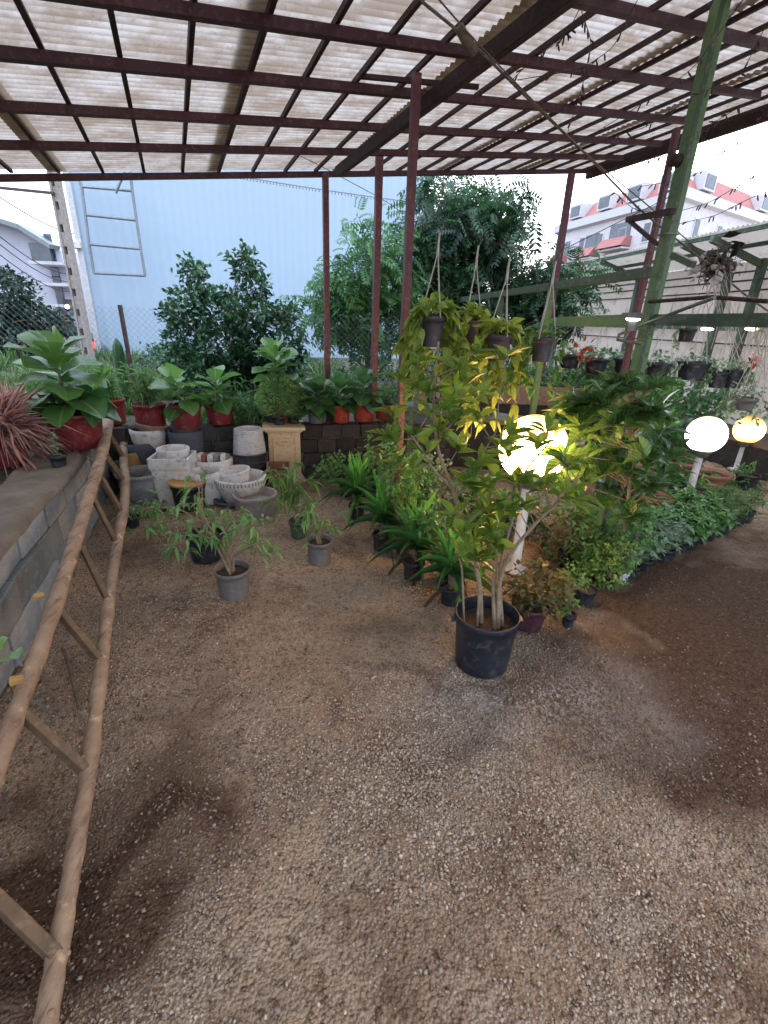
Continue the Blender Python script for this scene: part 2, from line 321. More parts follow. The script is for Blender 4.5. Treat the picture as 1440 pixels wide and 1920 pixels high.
vo=nt.nodes.new('ShaderNodeTexVoronoi'); vo.inputs['Scale'].default_value=95; nt.links.new(co,vo.inputs['Vector'])
hs=nt.nodes.new('ShaderNodeSeparateColor'); nt.links.new(vo.outputs['Color'],hs.inputs[0])
c=mix(nt,c,(.12,.068,.042),ramp(nt,noise(nt,1.1,6,.75,co),.52,.66)); c2=mix(nt,(.16,.12,.09),(.60,.52,.43),hs.outputs[0]); c=mix(nt,c,c2,ramp(nt,vo.outputs['Distance'],.35,.1)); 
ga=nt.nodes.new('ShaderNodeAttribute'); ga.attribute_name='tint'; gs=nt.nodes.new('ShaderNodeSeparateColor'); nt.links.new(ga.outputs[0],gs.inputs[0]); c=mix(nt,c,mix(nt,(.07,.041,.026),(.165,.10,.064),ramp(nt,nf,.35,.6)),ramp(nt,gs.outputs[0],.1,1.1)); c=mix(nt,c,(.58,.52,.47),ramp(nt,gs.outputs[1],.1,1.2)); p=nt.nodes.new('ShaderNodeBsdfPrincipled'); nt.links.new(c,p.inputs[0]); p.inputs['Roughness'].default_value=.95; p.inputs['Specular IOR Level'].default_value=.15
b=nt.nodes.new('ShaderNodeBump'); b.inputs['Distance'].default_value=.02; ad=nt.nodes.new('ShaderNodeMath'); ad.operation='SUBTRACT'; nt.links.new(nf,ad.inputs[0]); nt.links.new(vo.outputs['Distance'],ad.inputs[1]); nt.links.new(ad.outputs[0],b.inputs['Height']); nt.links.new(b.outputs[0],p.inputs['Normal']); nt.links.new(p.outputs[0],out.inputs[0]); M['ground']=m
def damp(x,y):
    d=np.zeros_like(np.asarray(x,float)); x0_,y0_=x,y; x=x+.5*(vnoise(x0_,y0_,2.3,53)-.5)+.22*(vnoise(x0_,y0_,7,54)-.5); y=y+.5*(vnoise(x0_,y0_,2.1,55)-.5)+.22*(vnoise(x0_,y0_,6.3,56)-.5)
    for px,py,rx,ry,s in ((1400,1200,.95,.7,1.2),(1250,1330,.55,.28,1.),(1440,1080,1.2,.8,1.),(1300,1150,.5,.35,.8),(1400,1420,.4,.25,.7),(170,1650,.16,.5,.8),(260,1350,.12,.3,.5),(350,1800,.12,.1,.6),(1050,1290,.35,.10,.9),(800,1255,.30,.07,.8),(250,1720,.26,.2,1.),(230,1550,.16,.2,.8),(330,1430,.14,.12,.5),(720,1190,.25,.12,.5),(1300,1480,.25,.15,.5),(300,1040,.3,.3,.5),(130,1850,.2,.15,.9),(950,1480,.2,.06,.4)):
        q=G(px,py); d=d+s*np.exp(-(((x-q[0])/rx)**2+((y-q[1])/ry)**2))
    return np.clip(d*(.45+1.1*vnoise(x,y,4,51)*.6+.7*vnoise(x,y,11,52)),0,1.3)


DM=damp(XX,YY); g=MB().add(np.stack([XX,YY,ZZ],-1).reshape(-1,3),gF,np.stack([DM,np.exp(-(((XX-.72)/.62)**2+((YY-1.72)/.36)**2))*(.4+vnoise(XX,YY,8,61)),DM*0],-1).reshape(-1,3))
tag(g.build('gravel_yard',M['ground']),kind='structure')
g=MB(); g.add([(-3000,-3000,-.09),(3000,-3000,-.09),(3000,3000,-.09),(-3000,3000,-.09)],[[0,1,2,3]]); tag(g.build('ground',M['ground'],smooth=False),kind='structure')
m,nt,out=NT('pebble'); a=nt.nodes.new('ShaderNodeAttribute'); a.attribute_name='tint'; sp=nt.nodes.new('ShaderNodeSeparateColor'); nt.links.new(a.outputs[0],sp.inputs[0])
c=mix(nt,(.15,.10,.068),(.74,.60,.45),sp.outputs[0]); c=mix(nt,c,(.36,.295,.24),ramp(nt,sp.outputs[1],.5,1.)); p=nt.nodes.new('ShaderNodeBsdfPrincipled'); nt.links.new(c,p.inputs[0]); p.inputs['Roughness'].default_value=.95; p.inputs['Specular IOR Level'].default_value=.1; nt.links.new(p.outputs[0],out.inputs[0]); M['peb']=m
# pebbles
def pebbles(N,fn,smin,smax,name,mat,seed):
    r=np.random.RandomState(seed); P=fn(r,N); N=len(P)
    base=np.array([(1,0,0),(-1,0,0),(0,1,0),(0,-1,0),(0,0,1),(0,0,-1),(.7,.7,.1),(-.7,.6,-.1)],float)
    base=base[:6]; Fc=np.array([(0,2,4),(2,1,4),(1,3,4),(3,0,4),(2,0,5),(1,2,5),(3,1,5),(0,3,5)])
    S=np.exp(r.uniform(math.log(smin),math.log(smax),N)); sc3=np.stack([S,S*r.uniform(.55,1,N),S*r.uniform(.35,.75,N)],1)
    V=base[None]*sc3[:,None]*r.uniform(.7,1.2,(N,6,1)); a=r.uniform(0,2*PI,N); ca,sa=np.cos(a)[:,None],np.sin(a)[:,None]
    tl=r.normal(0,.35,(N,2))
    V[...,2]+=V[...,0]*tl[:,:1]+V[...,1]*tl[:,1:]
    X=V[...,0]*ca-V[...,1]*sa;Y=V[...,0]*sa+V[...,1]*ca; V=np.stack([X,Y,V[...,2]],-1)
    V[...,0]+=P[:,0:1];V[...,1]+=P[:,1:2];V[...,2]+=(gh(P[:,0],P[:,1])+S*.18)[:,None]
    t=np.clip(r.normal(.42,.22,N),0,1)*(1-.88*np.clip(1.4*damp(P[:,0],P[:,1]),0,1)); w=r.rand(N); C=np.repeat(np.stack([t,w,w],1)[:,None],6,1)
    mb=MB(); mb.add(V.reshape(-1,3),(Fc[None]+(np.arange(N)*6)[:,None,None]).reshape(-1,3),C.reshape(-1,3)); return mb.build(name,mat,smooth=True)
def pfield(r,N):
    d=np.abs(r.power(1.3,N*3))*6.2+.15; a=r.uniform(-.95,.95,N*3); x=d*np.sin(a);y=d*np.cos(a)
    den=vnoise(x,y,1.3,11)*.6+vnoise(x,y,3.7,12)*.35+vnoise(x,y,9,13)*.2
    # denser by the big pot and a band along the path
    den=den+.7*np.exp(-(((x-.75)/.7)**2+((y-1.6)/.45)**2))+.18*np.exp(-((x+1.2)**2/.12))
    k=(r.rand(N*3)<np.clip((den-.36)*2.2,.06,1)*(1-.85*np.clip(damp(x,y),0,1)))&(x>-2.2-.0*y)&(x<7)
    return np.stack([x[k],y[k]],1)[:N]
tag(pebbles(120000,pfield,.0028,.0085,'gravel',M['peb'],3),'loose grey and tan gravel scattered over the packed earth yard','gravel',kind='stuff')
def pf2(r,N):
    d=np.abs(r.power(1.6,N))*4+.2;a=r.uniform(-.8,.8,N); x,y=d*np.sin(a),d*np.cos(a); k=damp(x,y)<.1; return np.stack([x[k],y[k]],1)
def pf3(r,N):
    out=[]
    for px,py,sx,sy,w in ((900,1275,.32,.14,.3),(1010,1250,.25,.2,.15),(740,1120,.22,.2,.12),(1010,1400,.35,.14,.15),(690,1560,.25,.12,.09),(880,1500,.3,.12,.12),(520,1470,.25,.1,.07)):
        q=G(px,py); n=int(N*w); out.append(np.stack([q[0]+r.normal(0,sx,n),q[1]+r.normal(0,sy,n)],1))
    P=np.concatenate(out); k=(vnoise(P[:,0],P[:,1],6,71)>.33)&(P[:,1]>.3); return P[k]
tag(pebbles(15000,pf3,.0045,.0105,'coarse_gravel',M['peb'],15),'drifts of coarser angular gravel around the large black pot and mid yard','gravel',kind='stuff')
tag(pebbles(450,pf2,.008,.014,'larger_stones',M['peb'],8),'larger pale stones strewn among the fine gravel of the yard','stones',kind='stuff')
# raised terrain behind the low walls
WL0=np.array([-1.05,-.1,0]); WLc=np.array([-2.62,4.30,0]); WR=np.array([.55,5.12,0]); WT=.60
g=MB()
outer=[(-3000,-3000),(-1.3,-3),(WL0[0]-.12,WL0[1]),(WLc[0]-.1,WLc[1]+.12),(WR[0],WR[1]+.12),(1.6,7.5),(3,12),(40,60),(800,3000),(-3000,3000)]
V=[(x,y,.53) for x,y in outer]; g.add(V,[list(range(len(V)))]); tag(g.build('raised_terrain',M['lawnsoil'],smooth=False),kind='structure')
# left retaining wall of grey blocks
wall=thing('retaining_wall','low grey concrete block wall with dirty mortar top, behind the log ladder','wall',WL0)
du=nrm(WLc-WL0); pv=np.array([du[1],-du[0],0]); L=np.linalg.norm(WLc-WL0)
mb=MB()
for r_ in range(3):
    z=.095+r_*.19; s=-(.2 if r_%2 else 0)
    while s<L:
        ln=.40; off=rs.uniform(-.018,.014); ax=np.array([du,-pv,[0,0,1.]]); t=rs.normal(0,.025); ax=np.array([du*math.cos(t)+pv*math.sin(t),-pv*math.cos(t)+du*math.sin(t),[0,0,1.]])
        mb.box(du*(s+ln/2)-pv*(.09-off)+np.array([0,0,z]),(ln-.014,.18,.178),ax,(rs.rand(),.5,.5),jit=.005); s+=ln
mb.build('block_courses',M['conc'],wall,smooth=False,bevel=.006)
mb=MB(); mb.box(du*L/2-pv*.115+np.array([0,0,.28]),(L,.15,.56),np.array([du,-pv,[0,0,1.]])); mb.build('mortar_fill',M['mortar'],wall,smooth=False)
# mortar cap: lumpy sheet
k=110; u=np.linspace(-.1,L,k); wv=np.linspace(-.30,.015,9); U2,W2=np.meshgrid(u,wv,indexing='ij')
Zc=.567+.03*vnoise(U2*1.,W2*1.,6,21)+.015*vnoise(U2,W2,20,22); Zc[:,-1]-=.02
edge=.03*(vnoise(U2,W2*0,5,23)-.5); P3=du[None,None]*U2[...,None]+pv[None,None]*(W2+edge*(W2>-.05))[...,None]; P3[...,2]+=Zc
low=P3[:,-1:].copy(); low[...,2]=.535-.015*vnoise(u,u*0,7,24)[:,None]; P3=np.concatenate([P3,low],1); kk=P3.shape[1]
i,j=np.meshgrid(np.arange(k-1),np.arange(kk-1),indexing='ij'); i=i.ravel();j=j.ravel()
MB().add(P3.reshape(-1,3),np.stack([i*kk+j,i*kk+j+1,(i+1)*kk+j+1,(i+1)*kk+j],1)).build('mortar_cap',M['mortar'],wall)
# back wall of dark square blocks
bw=thing('block_wall','low dark wall of square blocks under the row of red pots','wall',WLc)
dv=nrm(WR-WLc); pb=np.array([dv[1],-dv[0],0]); LB=np.linalg.norm(WR-WLc); mb=MB()
for r_ in range(4):
    s=rs.uniform(-.1,0)
    while s<LB:
        ln=.205; ax=np.array([dv,-pb,[0,0,1.]])
        mb.box(dv*(s+ln/2)-pb*(.09-rs.uniform(-.01,.01))+np.array([0,0,.075+r_*.147]),(ln-.012,.18,.137),ax,(rs.rand(),.5,.5),jit=.004); s+=ln
mb.build('block_courses',M['concdk'],bw,smooth=False,bevel=.005)
MB().box(dv*LB/2-pb*.11+np.array([0,0,.285]),(LB,.15,.57),np.array([dv,-pb,[0,0,1.]])).build('mortar_fill',M['mortar'],bw,smooth=False)
# ================================================================== CANOPY
bdir=nrm(ray(325,587)); bdir[2]=0; bdir=nrm(bdir)
cdir=nrm(ray(2550,322)); cdir=nrm(cdir-bdir*(cdir@bdir)); nrf=nrm(np.cross(cdir,bdir)); 
if nrf[2]<0: nrf=-nrf
RP0=A(612,318,5.3)
def RF(x,y): return onplane(x,y,RP0,nrf)
can=thing('canopy','large open canopy with maroon steel beams under stained corrugated plastic sheets','canopy',(0,0,0))
# roof coordinates: s along b, t along c, origin at far right corner
RC=RF(1092,322)
cperp=cdir.copy(); cdir=nrm(cperp+.135*bdir)
def rt(P):
    v=np.asarray(P)-RC; t=float(v@cperp)/float(cdir@cperp); return float(v@bdir)-t*float(cdir@bdir),t
def RW(s,t,h=0): return RC+bdir*s+cdir*t+nrf*h
PW=.045
lines=[((0,327),(1110,317)),((0,263),(1165,291)),((0,189),(1238,264)),((0,87),(1300,222)),((280,-5),(1420,172)),((1120,-5),(1440,75))]
svals=[]
for k_,(a,b2) in enumerate(lines):
    pa,pb2=RF(*a),RF(*b2); d=nrm(pb2-pa)
    sa,ta=rt(pa); sb,tb=rt(pb2)
    pe=pb2+d*(.03 if k_<5 else 1.2); ps=pa-d*(2.5 if k_<5 else 6)
    MB().beam(ps-nrf*PW/2,pe-nrf*PW/2,.04,PW,nrf).build('purlin',M['maroon'],can,smooth=False,bevel=.003)
    svals.append((sa+sb)/2)
    print('purlin s',round(sa,2),round(sb,2),'t',round(ta,2),round(tb,2),pa.round(2),pb2.round(2))
slast=svals[-1]; 
for k_ in range(4):
    slast-=.75; MB().beam(RW(slast,-8,-PW/2),RW(slast,1.,-PW/2),.075,PW,nrf).build('purlin',M['maroon'],can,smooth=False)
# battens
far=[48,130,210,283,352,420,483,545,600,655,708,760,808,852,895,938,980,1022,1062]
tt=[rt(RF(x,316))[1] for x in far]; print('batten t',np.round(tt,2),np.round(np.diff(tt),3))
dt=.305; NB=24; BH=.024
smin=slast-.5; smax=.05
for k_ in range(-1,NB+8):
    t=-k_*dt-.02
    MB().beam(RW(smin,t,BH/2+.001),RW(smax,t,BH/2+.001),.023,BH,nrf).build('batten',M['maroondark'],can,smooth=False)
# sheets: ridges run along c, each sheet spans 4 battens, overlapping
pitch=.058; samp=6; ns=int((smax+.12-smin)/pitch*samp); sv=np.linspace(smin,smax+.12,ns)
for q in range(0,9):
    t1=.20-q*dt*4+ (.10 if q else 0); t0=.20-(q+1)*dt*4
    lift=.040+(q%2)*.016; prof=lift+.008*np.sin(sv/pitch*2*PI)
    tv=np.array([t0,t0+.13,t0+.131,t1]); V=np.array([[RW(s,t,h) for t in tv] for s,h in zip(sv,prof)])
    i,j=np.meshgrid(np.arange(ns-1),np.arange(3),indexing='ij'); i=i.ravel();j=j.ravel(); cc=np.repeat(np.stack([.5-.5*np.sin(sv/pitch*2*PI),sv*0,sv*0],1),4,0); cc[0::4,1]=1; cc[1::4,1]=1  # red: rib valley shading put into colour; green: brown overlap band
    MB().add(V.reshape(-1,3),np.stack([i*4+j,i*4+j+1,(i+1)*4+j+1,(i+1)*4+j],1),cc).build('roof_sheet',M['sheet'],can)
# main rafter below the purlins
ra=onplane(634,322,RP0-nrf*.13,nrf); rb=onplane(1050,0,RP0-nrf*.13,nrf); rd=nrm(rb-ra)
MB().beam(ra,rb+rd*3,.05,.075,nrf).build('rafter',M['maroondark'],can,smooth=False,bevel=.004)
# right edge beam
MB().beam(RW(-.0,.10,-.03),RW(smin,.10,-.03),.06,.10,nrf).build('edge_beam',M['maroondark'],can,smooth=False)
def post(xt,yt,xb,yb,Y,w,zb=.5,name='post',mat='maroonpost',par=None,ext=0):
    Pt=A(xt,yt,Y); Pb=A(xb,yb,Y); t_=(Pt[2]-Pb[2]); x=(Pt[0]+Pb[0])/2
    MB().box((x,Y,(Pt[2]+ext+zb)/2),(w,w,Pt[2]+ext-zb),np.array([EV,DV,[0,0,1.]])).build(name,M[mat],par or can,smooth=False,bevel=.003); print(name,x,Y,Pt[2]); return x,Y,Pt[2]
post(612,324,612,690,5.27,.055)
post(713,250,701,690,5.12,.06)
px_,py_,pz_=post(784,138,757,600,float(RF(784,135)[1]),.046,0)
post(1070,326,1045,510,5.6,.055,0)
pe=post(1266,240,1222,475,4.7,.045,0)
MB().beam((px_-.33,py_,pz_-.02),(px_+.36,py_+.08,pz_-.02),.022,.022).build('cross_bar',M['maroondark'],can,smooth=False)
# stub brackets
a_=A(925,412,4.6);b_=A(1090,372,4.7)
# ================================================================== GREEN FRAME + GREENHOUSE
GD=nrm(np.array([-math.sin(math.radians(8.5)),math.cos(math.radians(8.5)),0])); GN=np.array([GD[1],-GD[0],0])
def GP(x,y,perp): d=ray(x,y); k=perp/(d@GN-0); return CAM+d*((perp-(CAM@GN))/(d@GN))
fr=thing('pot_rack','green painted steel rack with rails for hanging pots beside the path','rack',(0,0,0))
q_=RF(1352,8); PG=float(q_@GN)-.02; print('green',q_,PG)
pp=A(1262,400,float(q_[1])); x0,y0=pp[0],pp[1]; ztop=float(q_[2])-.01; print('green post',x0,y0,ztop, pix((x0,y0,0)),pix((x0,y0,3)))
MB().box((x0,y0,(ztop+.9)/2),(.066,.066,ztop+.9),np.array([GN,GD,[0,0,1.]])).build('post',M['green_steel'],fr,smooth=False,bevel=.008)
for sx in (-.035,.035):
    MB().box(np.array([x0,y0,ztop/2+.4])+GN*0.015*np.sign(sx)+GD*sx,(.022,.004,ztop+.9),np.array([GN,GD,[0,0,1.]])).build('flange',M['green_dk'],fr,smooth=False)
r1a=GP(866,562,PG+.05);r1b=GP(1222,510,PG+.05); r2a=GP(1040,608,PG+.05); r2b=GP(1196,612,PG+.05)
MB().beam(r1a,r1b,.05,.06).build('rail',M['green_dk'],fr,smooth=False,bevel=.003)
zr=1.66; r2a[2]=zr-.02;r2b[2]=zr
MB().beam(r2a,r2b-GD*.0,.05,.07).build('rail',M['green_steel'],fr,smooth=False,bevel=.003)
r3b=GP(1440,594,PG); 
MB().beam(r2b-GD*.14,r2b-GD*1.5+np.array([0,0,.0]),.05,.06).build('rail',M['green_dk'],fr,smooth=False)
q=GP(1005,730,PG+.05); MB().box((q[0],q[1],.95),(.05,.05,1.9)).build('slim_post',M['green_steel'],fr,smooth=False,bevel=.002)
q=GP(940,560,PG+.05); MB().box((q[0],q[1],r1a[2]/2),(.05,.05,r1a[2])).build('slim_post',M['green_dk'],fr,smooth=False,bevel=.002)
# bent rod brackets and clamps
ro=[GP(1205,645,PG-.08),GP(1158,637,PG-.08),GP(1160,628,PG-.08),GP(1215,605,PG-.07),GP(1340,558,PG-.15)]
MB().tube(ro,.009,8).build('bent_rod',M['greysteel'],fr)
MB().tube([GP(1218,566,PG-.08),GP(1335,557,PG-.08),GP(1440,565,PG-.08)],.010,8).build('pipe',M['maroondark'],fr)
MB().beam(GP(1177,412,PG-.08),GP(1262,396,PG-.08),.03,.03).build('bracket',M['maroondark'],fr,smooth=False)
MB().beam(GP(1180,414,PG-.08),GP(1232,458,PG-.08),.018,.018).build('bracket',M['maroondark'],fr,smooth=False)
MB().beam(GP(1262,478,PG-.08),GP(1300,496,PG-.08),.03,.03).build('bracket',M['green_dk'],fr,smooth=False)
for yy in (440,566,618,702):
    c_=zat((x0,y0,0),yy); MB().box((x0,y0,c_),(.084,.084,.006),np.array([GN,GD,[0,0,1.]])).build('clamp',M['greysteel'],fr,smooth=False)
c_=zat((x0,y0,0),302); cb=np.array([x0,y0,c_])-GN*.055
o=MB().lathe([(0,-.03),(.025,-.03),(.03,-.025),(.03,.025),(.02,.03),(0,.03)],20,ax=[GD,[0,0,1],-GN]).build('round_bracket',M['maroondark'],fr,loc=cb)
# floodlight on the rail
M['lampcool']=emis('flood_glow',(.9,.97,1),12); M['lampwarm']=emis('warm_glow',(1,.62,.28),14)
fl=thing('flood_lamp','small lit flood lamp on the green rail beside the thick green post','lamp',A(1186,596,y0-.1))
MB().box((0,0,.012),(.10,.08,.03)).build('housing',M['greysteel'],fl,smooth=False,bevel=.004)
MB().sphere((0,-.01,-.006),.035,16,8,None,(1.2,.8,.35)).build('lens',M['lampcool'],fl)
MB().beam((0,0,-.01),(0,0,-.07),.045,.03,(0,1,0)).build('junction_box',M['greysteel'],fl,smooth=False)
# greenhouse wall and roof (behind)
gw=thing('greenhouse','greenhouse of pale corrugated sheets with green frame behind the hanging pots','greenhouse',(0,0,0))
PWL=6.3
w0=GP(1030,640,PWL); 
def gl(along,z,perp=PWL): p_=GN*perp+GD*along; return np.array([p_[0],p_[1],z])
al=lambda P: float(np.asarray(P)@GD)
aF=al(GP(1040,640,PWL)); aN=-2.; print('gh along far',aF)
zR=zat(GP(1300,445,PWL-.9),445); zW=zR-.28; print('gh roof z',zR)
n_=int((aF-aN)/.1*6); av=np.linspace(aN,aF,n_); V=[]
for a in av:
    h=.012*math.sin(a/.1*2*PI); V+=[gl(a,0,PWL+h),gl(a,zW,PWL+h)]
f_=[[2*i,2*i+1,2*i+3,2*i+2] for i in range(n_-1)]
MB().add(V,f_).build('wall_sheet',M['ghsheet'],gw)
V=[]
for a in av:
    h=.012*math.sin(a/.076*2*PI); V+=[gl(a,zR+h,PWL-.95),gl(a,zW+.02+h,PWL+.05),]
MB().add(V,f_).build('roof_sheet',M['ghsheet'],gw)
for pr,zz in ((PWL-.9,zR-.05),(PWL-.5,zR-.16)):
    MB().beam(gl(aN,zz,pr),gl(aF,zz,pr),.04,.05).build('roof_rail',M['green_dk'],gw,smooth=False)
for fz in (.86,.74,.60,.40):
    zz=1.6+(zW-1.6)*fz if fz>.5 else 1.45
    MB().beam(gl(aN,zz,PWL-.04),gl(aF,zz,PWL-.04),.025,.022).build('wall_rail',M['wiredk'],gw,smooth=False)
MB().beam(gl(aN,1.68,PWL-.10),gl(aF,1.68,PWL-.10),.06,.09).build('eye_rail',M['green_dk'],gw,smooth=False)
for xp in (1045,1180,1340,1395):
    a=al(GP(xp,620,PWL-.1)); MB().box(gl(a,zW/2,PWL-.12),(.09,.09,zW),np.array([GN,GD,[0,0,1.]])).build('post',M['green_dk'],gw,smooth=False)
    MB().beam(gl(a,zR-.09,PWL-1.0),gl(a,zW-.08,PWL-.12),.06,.08).build('rafter',M['green_dk'],gw,smooth=False)
MB().box(gl((aN+aF)/2,.17,PWL-.6),(.9,aF-aN,.34),np.array([GN,GD,[0,0,1.]])).build('bench',M['concdk'],gw,smooth=False)
# tube lamps inside
for (xx,yy,mt,lb,cc) in ((1410,617,'lampwarm','warm orange lit lamp on the greenhouse wall at the right edge',(1,.6,.25)),(1326,617,'lampcool','cool white lit lamp on the greenhouse wall behind the small black basket',(.9,.95,1))):
    P=GP(xx,yy,PWL-.35); t_=thing('wall_lamp',lb,'lamp',P)
    MB().box((0,0,.03),(.16,.10,.03),np.array([GD,GN,[0,0,1.]])).build('housing',M['greysteel'],t_,smooth=False)
    MB().sphere((0,0,0),.06,16,8,None,(1.6,1.,.4)).build('tube',M[mt],t_)
# ================================================================== FAR BUILDINGS
def bwall(mb,p,q,z0,z1,mi=0): mb.add([(p[0],p[1],z0),(q[0],q[1],z0),(q[0],q[1],z1),(p[0],p[1],z1)],[[0,1,2,3]],None,mi)
# big pale blue warehouse
m,nt,out=NT('pale_blue_cladding'); co=objco(nt); wv_=nt.nodes.new('ShaderNodeTexWave'); wv_.bands_direction='X'; wv_.inputs['Scale'].default_value=1.6; nt.links.new(co,wv_.inputs[0])
c=mix(nt,(0.350,0.456,0.560),(0.366,0.470,0.572),wv_.outputs[1]); c=mix(nt,c,(0.320,0.424,0.530),ramp(nt,noise(nt,.4,5,.6,co),.5,.8)); p=nt.nodes.new('ShaderNodeBsdfPrincipled'); nt.links.new(c,p.inputs[0]); p.inputs['Roughness'].default_value=.6
nt.links.new(p.outputs[0],out.inputs[0]); M['blue']=m
YB=13.
bl=A(186,640,YB); br=A(800,450,15.5); wd=nrm(np.array([br[0]-bl[0],br[1]-bl[1],0])); WW=np.linalg.norm((br-bl)[:2])
wh=thing('warehouse','big plain warehouse clad in pale blue metal sheet beyond the fence','building',(bl[0],bl[1],0),rz=math.atan2(wd[1],wd[0]))
mb=MB(); k=int(WW/.25*4); V=[]
for i in range(k+1):
    x=WW*i/k; ph=(i%4); d=.012 if ph in(0,1) else 0
    V+=[(x,-d,.5),(x,-d,9.5)]
mb.add(V,[[2*i,2*i+1,2*i+3,2*i+2] for i in range(k)]); mb.box((WW/2,6,5),(WW-.01,11.9,9)); mb.build('cladding',M['blue'],wh,smooth=False)
MB().box((-.03,-.06,5),(.12,.12,9)).build('corner_trim',M['white_pl'],wh,smooth=False)
MB().box((-.2,-.1,zat((bl[0],bl[1],0),462)),(.45,.25,.12)).build('bracket_shelf',M['stone_white'],wh,smooth=False)
# rows of cable ties / string line on facade
p0=A(420,326,YB-.1);p1=A(780,380,YB-.1); nn=60
pts=np.array([p0+(p1-p0)*t+np.array([0,0,-.02*math.sin(PI*t)]) for t in np.linspace(0,1,nn)])
mb=MB().tube(pts,.012,5)
for q in pts: mb.box(q-np.array([0,0,.03]),(.02,.015,.05))
tag(mb.build('string_lights',M['gal']),'thin string of tiny unlit lights strung across the pale blue warehouse','string lights')
# sign frame on the warehouse
sf=thing('sign_frame','empty grey steel sign frame of four bays mounted on the pale blue warehouse','frame',A(180,510,YB-.35))
o0=np.array(A(180,510,YB-.35)); L0=[(146,332),(153,350),(160,403),(167,458),(176,512)]; R0p=[(244,322),(248,358),(256,413),(264,467),(272,517)]
Lp=[A(x,y,YB-.35)-o0 for x,y in L0]; Rp=[A(x,y,YB-.35)-o0 for x,y in R0p]
MB().tube(Lp,.032,8).build('upright',M['gal'],sf); MB().tube(Rp,.032,8).build('upright',M['gal'],sf)
for a,b2 in list(zip(Lp,Rp))[1:]: MB().tube([a,b2],.03,8).build('cross_rail',M['gal'],sf)
tag(MB().tube([A(234,322,YB-.5),A(217,362,YB-.5)],.03,6).build('stray_bracket',M['gal']),'short slanted steel stub hanging over the top bay of the sign frame','bracket')
# left grey apartment building
def windows(mb,*a): pass
M['bgrey']=surf('grey_render',(.50,.50,.58),(.44,.44,.51),.4,(.38,.38,.45),2,rough=.8)
M['bwhite']=surf('white_render',(0.592,0.568,0.584),(0.528,0.504,0.528),.3,(0.400,0.376,0.400),3,rough=.8)
M['rooftile']=surf('red_roof_tiles',(0.400,0.160,0.144),(0.336,0.128,0.120),1.5,(0.464,0.240,0.216),20,rough=.8,bump=.03,bscale=8)  # tile red paled in the colour to imitate distance haze
M['glass']=surf('window_glass',(.04,.05,.07),(.08,.10,.13),2,rough=.12,spec=.8)
M['frame']=surf('window_frame',(.6,.6,.62),(.5,.5,.52),3,rough=.5)
Yl=24.; a0=A(-140,500,Yl); a1=A(122,500,Yl); gb=thing('apartment_building','grey white gabled building with balconies at the left, behind the concrete pole','building',(a1[0],a1[1],0))
zt=[zat(A(x,500,Yl),y) for x,y in ((0,408),(68,432),(118,468))]
xA=[a0[0]-a1[0],A(0,500,Yl)[0]-a1[0],A(68,500,Yl)[0]-a1[0],A(118,500,Yl)[0]-a1[0],0]
mb=MB(); zz=[zt[0]-.6,zt[0],zt[1],zt[2],zt[2]-.5]; V=[(x,0,z) for x,z in zip(xA,zz)]+[(0,0,0),(xA[0],0,0)]; Vb=[(x,10,z) for x,_,z in V]
mb.add(V+Vb,[[6,5,4,3,2,1,0]]); 
for i in range(7): 
    j=(i+1)%7; mb.add([V[i],V[j],Vb[j],Vb[i]],[[0,1,2,3]])
mb.build('wall',M['bgrey'],gb,smooth=False)
for i in range(3):
    MB().beam((xA[i],-.3,zz[i]+.05),(xA[i+1],-.3,zz[i+1]+.05),.7,.18,(0,0,1)).build('roof_edge',M['gal'],gb,smooth=False)
for k_ in range(4):
    z=zat(A(112,500,Yl),498+38*k_); MB().box((-.1,-.6,z),(1.5,1.2,.12)).build('balcony',M['bwhite'],gb,smooth=False)
    MB().box((-.5,-.02,z+.8),(.35,.06,.9)).build('window',M['glass'],gb,smooth=False)
MB().box((A(88,500,Yl)[0]-a1[0],-.1,zt[1]-.9),(.9,.3,.8)).build('dormer',M['glass'],gb,smooth=False)
# concrete utility pole
Yp=9.5; pt=A(100,322,Yp);pb_=A(163,650,Yp); xb=(pt[0]+pb_[0])/2
up_=thing('utility_pole','tall tapered concrete utility pole with square recesses left of the warehouse','pole',(pb_[0],Yp,.5))
hh=pt[2]+2; mb=MB(); lean=(pt[0]-pb_[0])/(pt[2]-pb_[2])
def polept(z): return np.array([lean*(z-pb_[2]+.5)*1.,0,z])
for sx in(-1,1): mb.beam(polept(0)+np.array([sx*.06,0,0]),polept(hh)+np.array([sx*.04,0,0]),.035,.16,(0,1,0))
z=.2
while z<hh: mb.beam(polept(z)-np.array([.05,0,0]),polept(z)+np.array([.05,0,0]),.12,.22,(0,0,1)); z+=.34
mb.beam(polept(0)+np.array([0,.06,0]),polept(hh)+np.array([0,.06,0]),.09,.04,(0,1,0)); mb.build('pole_shaft',M['stone_brown'],up_,smooth=False)
MB().beam(np.array([lean*(zat((pb_[0],Yp,0),360))-1.0,-.1,zat((pb_[0],Yp,0),358)-.5]),np.array([lean*4,-.1,zat((pb_[0],Yp,0),365)-.5]),.04,.04).build('cross_arm',M['wiredk'],up_,smooth=False)
# overhead wires to the left
for k_,(a,b2) in enumerate((((-60,395),(150,515)),((-60,410),(150,530)),((-60,430),(150,548)),((-60,330),(190,440)))):
    P=A(*a,9.0);Q=A(*b2,16); pts=[P+(Q-P)*t-np.array([0,0,.3*math.sin(PI*t)]) for t in np.linspace(0,1,14)]
    tag(MB().tube(pts,.010,5).build('overhead_wire',M['wiredk']),['topmost','upper middle','lower middle','highest thin'][k_]+' of the dark power lines crossing the grey building at left','wire','power lines at the left')
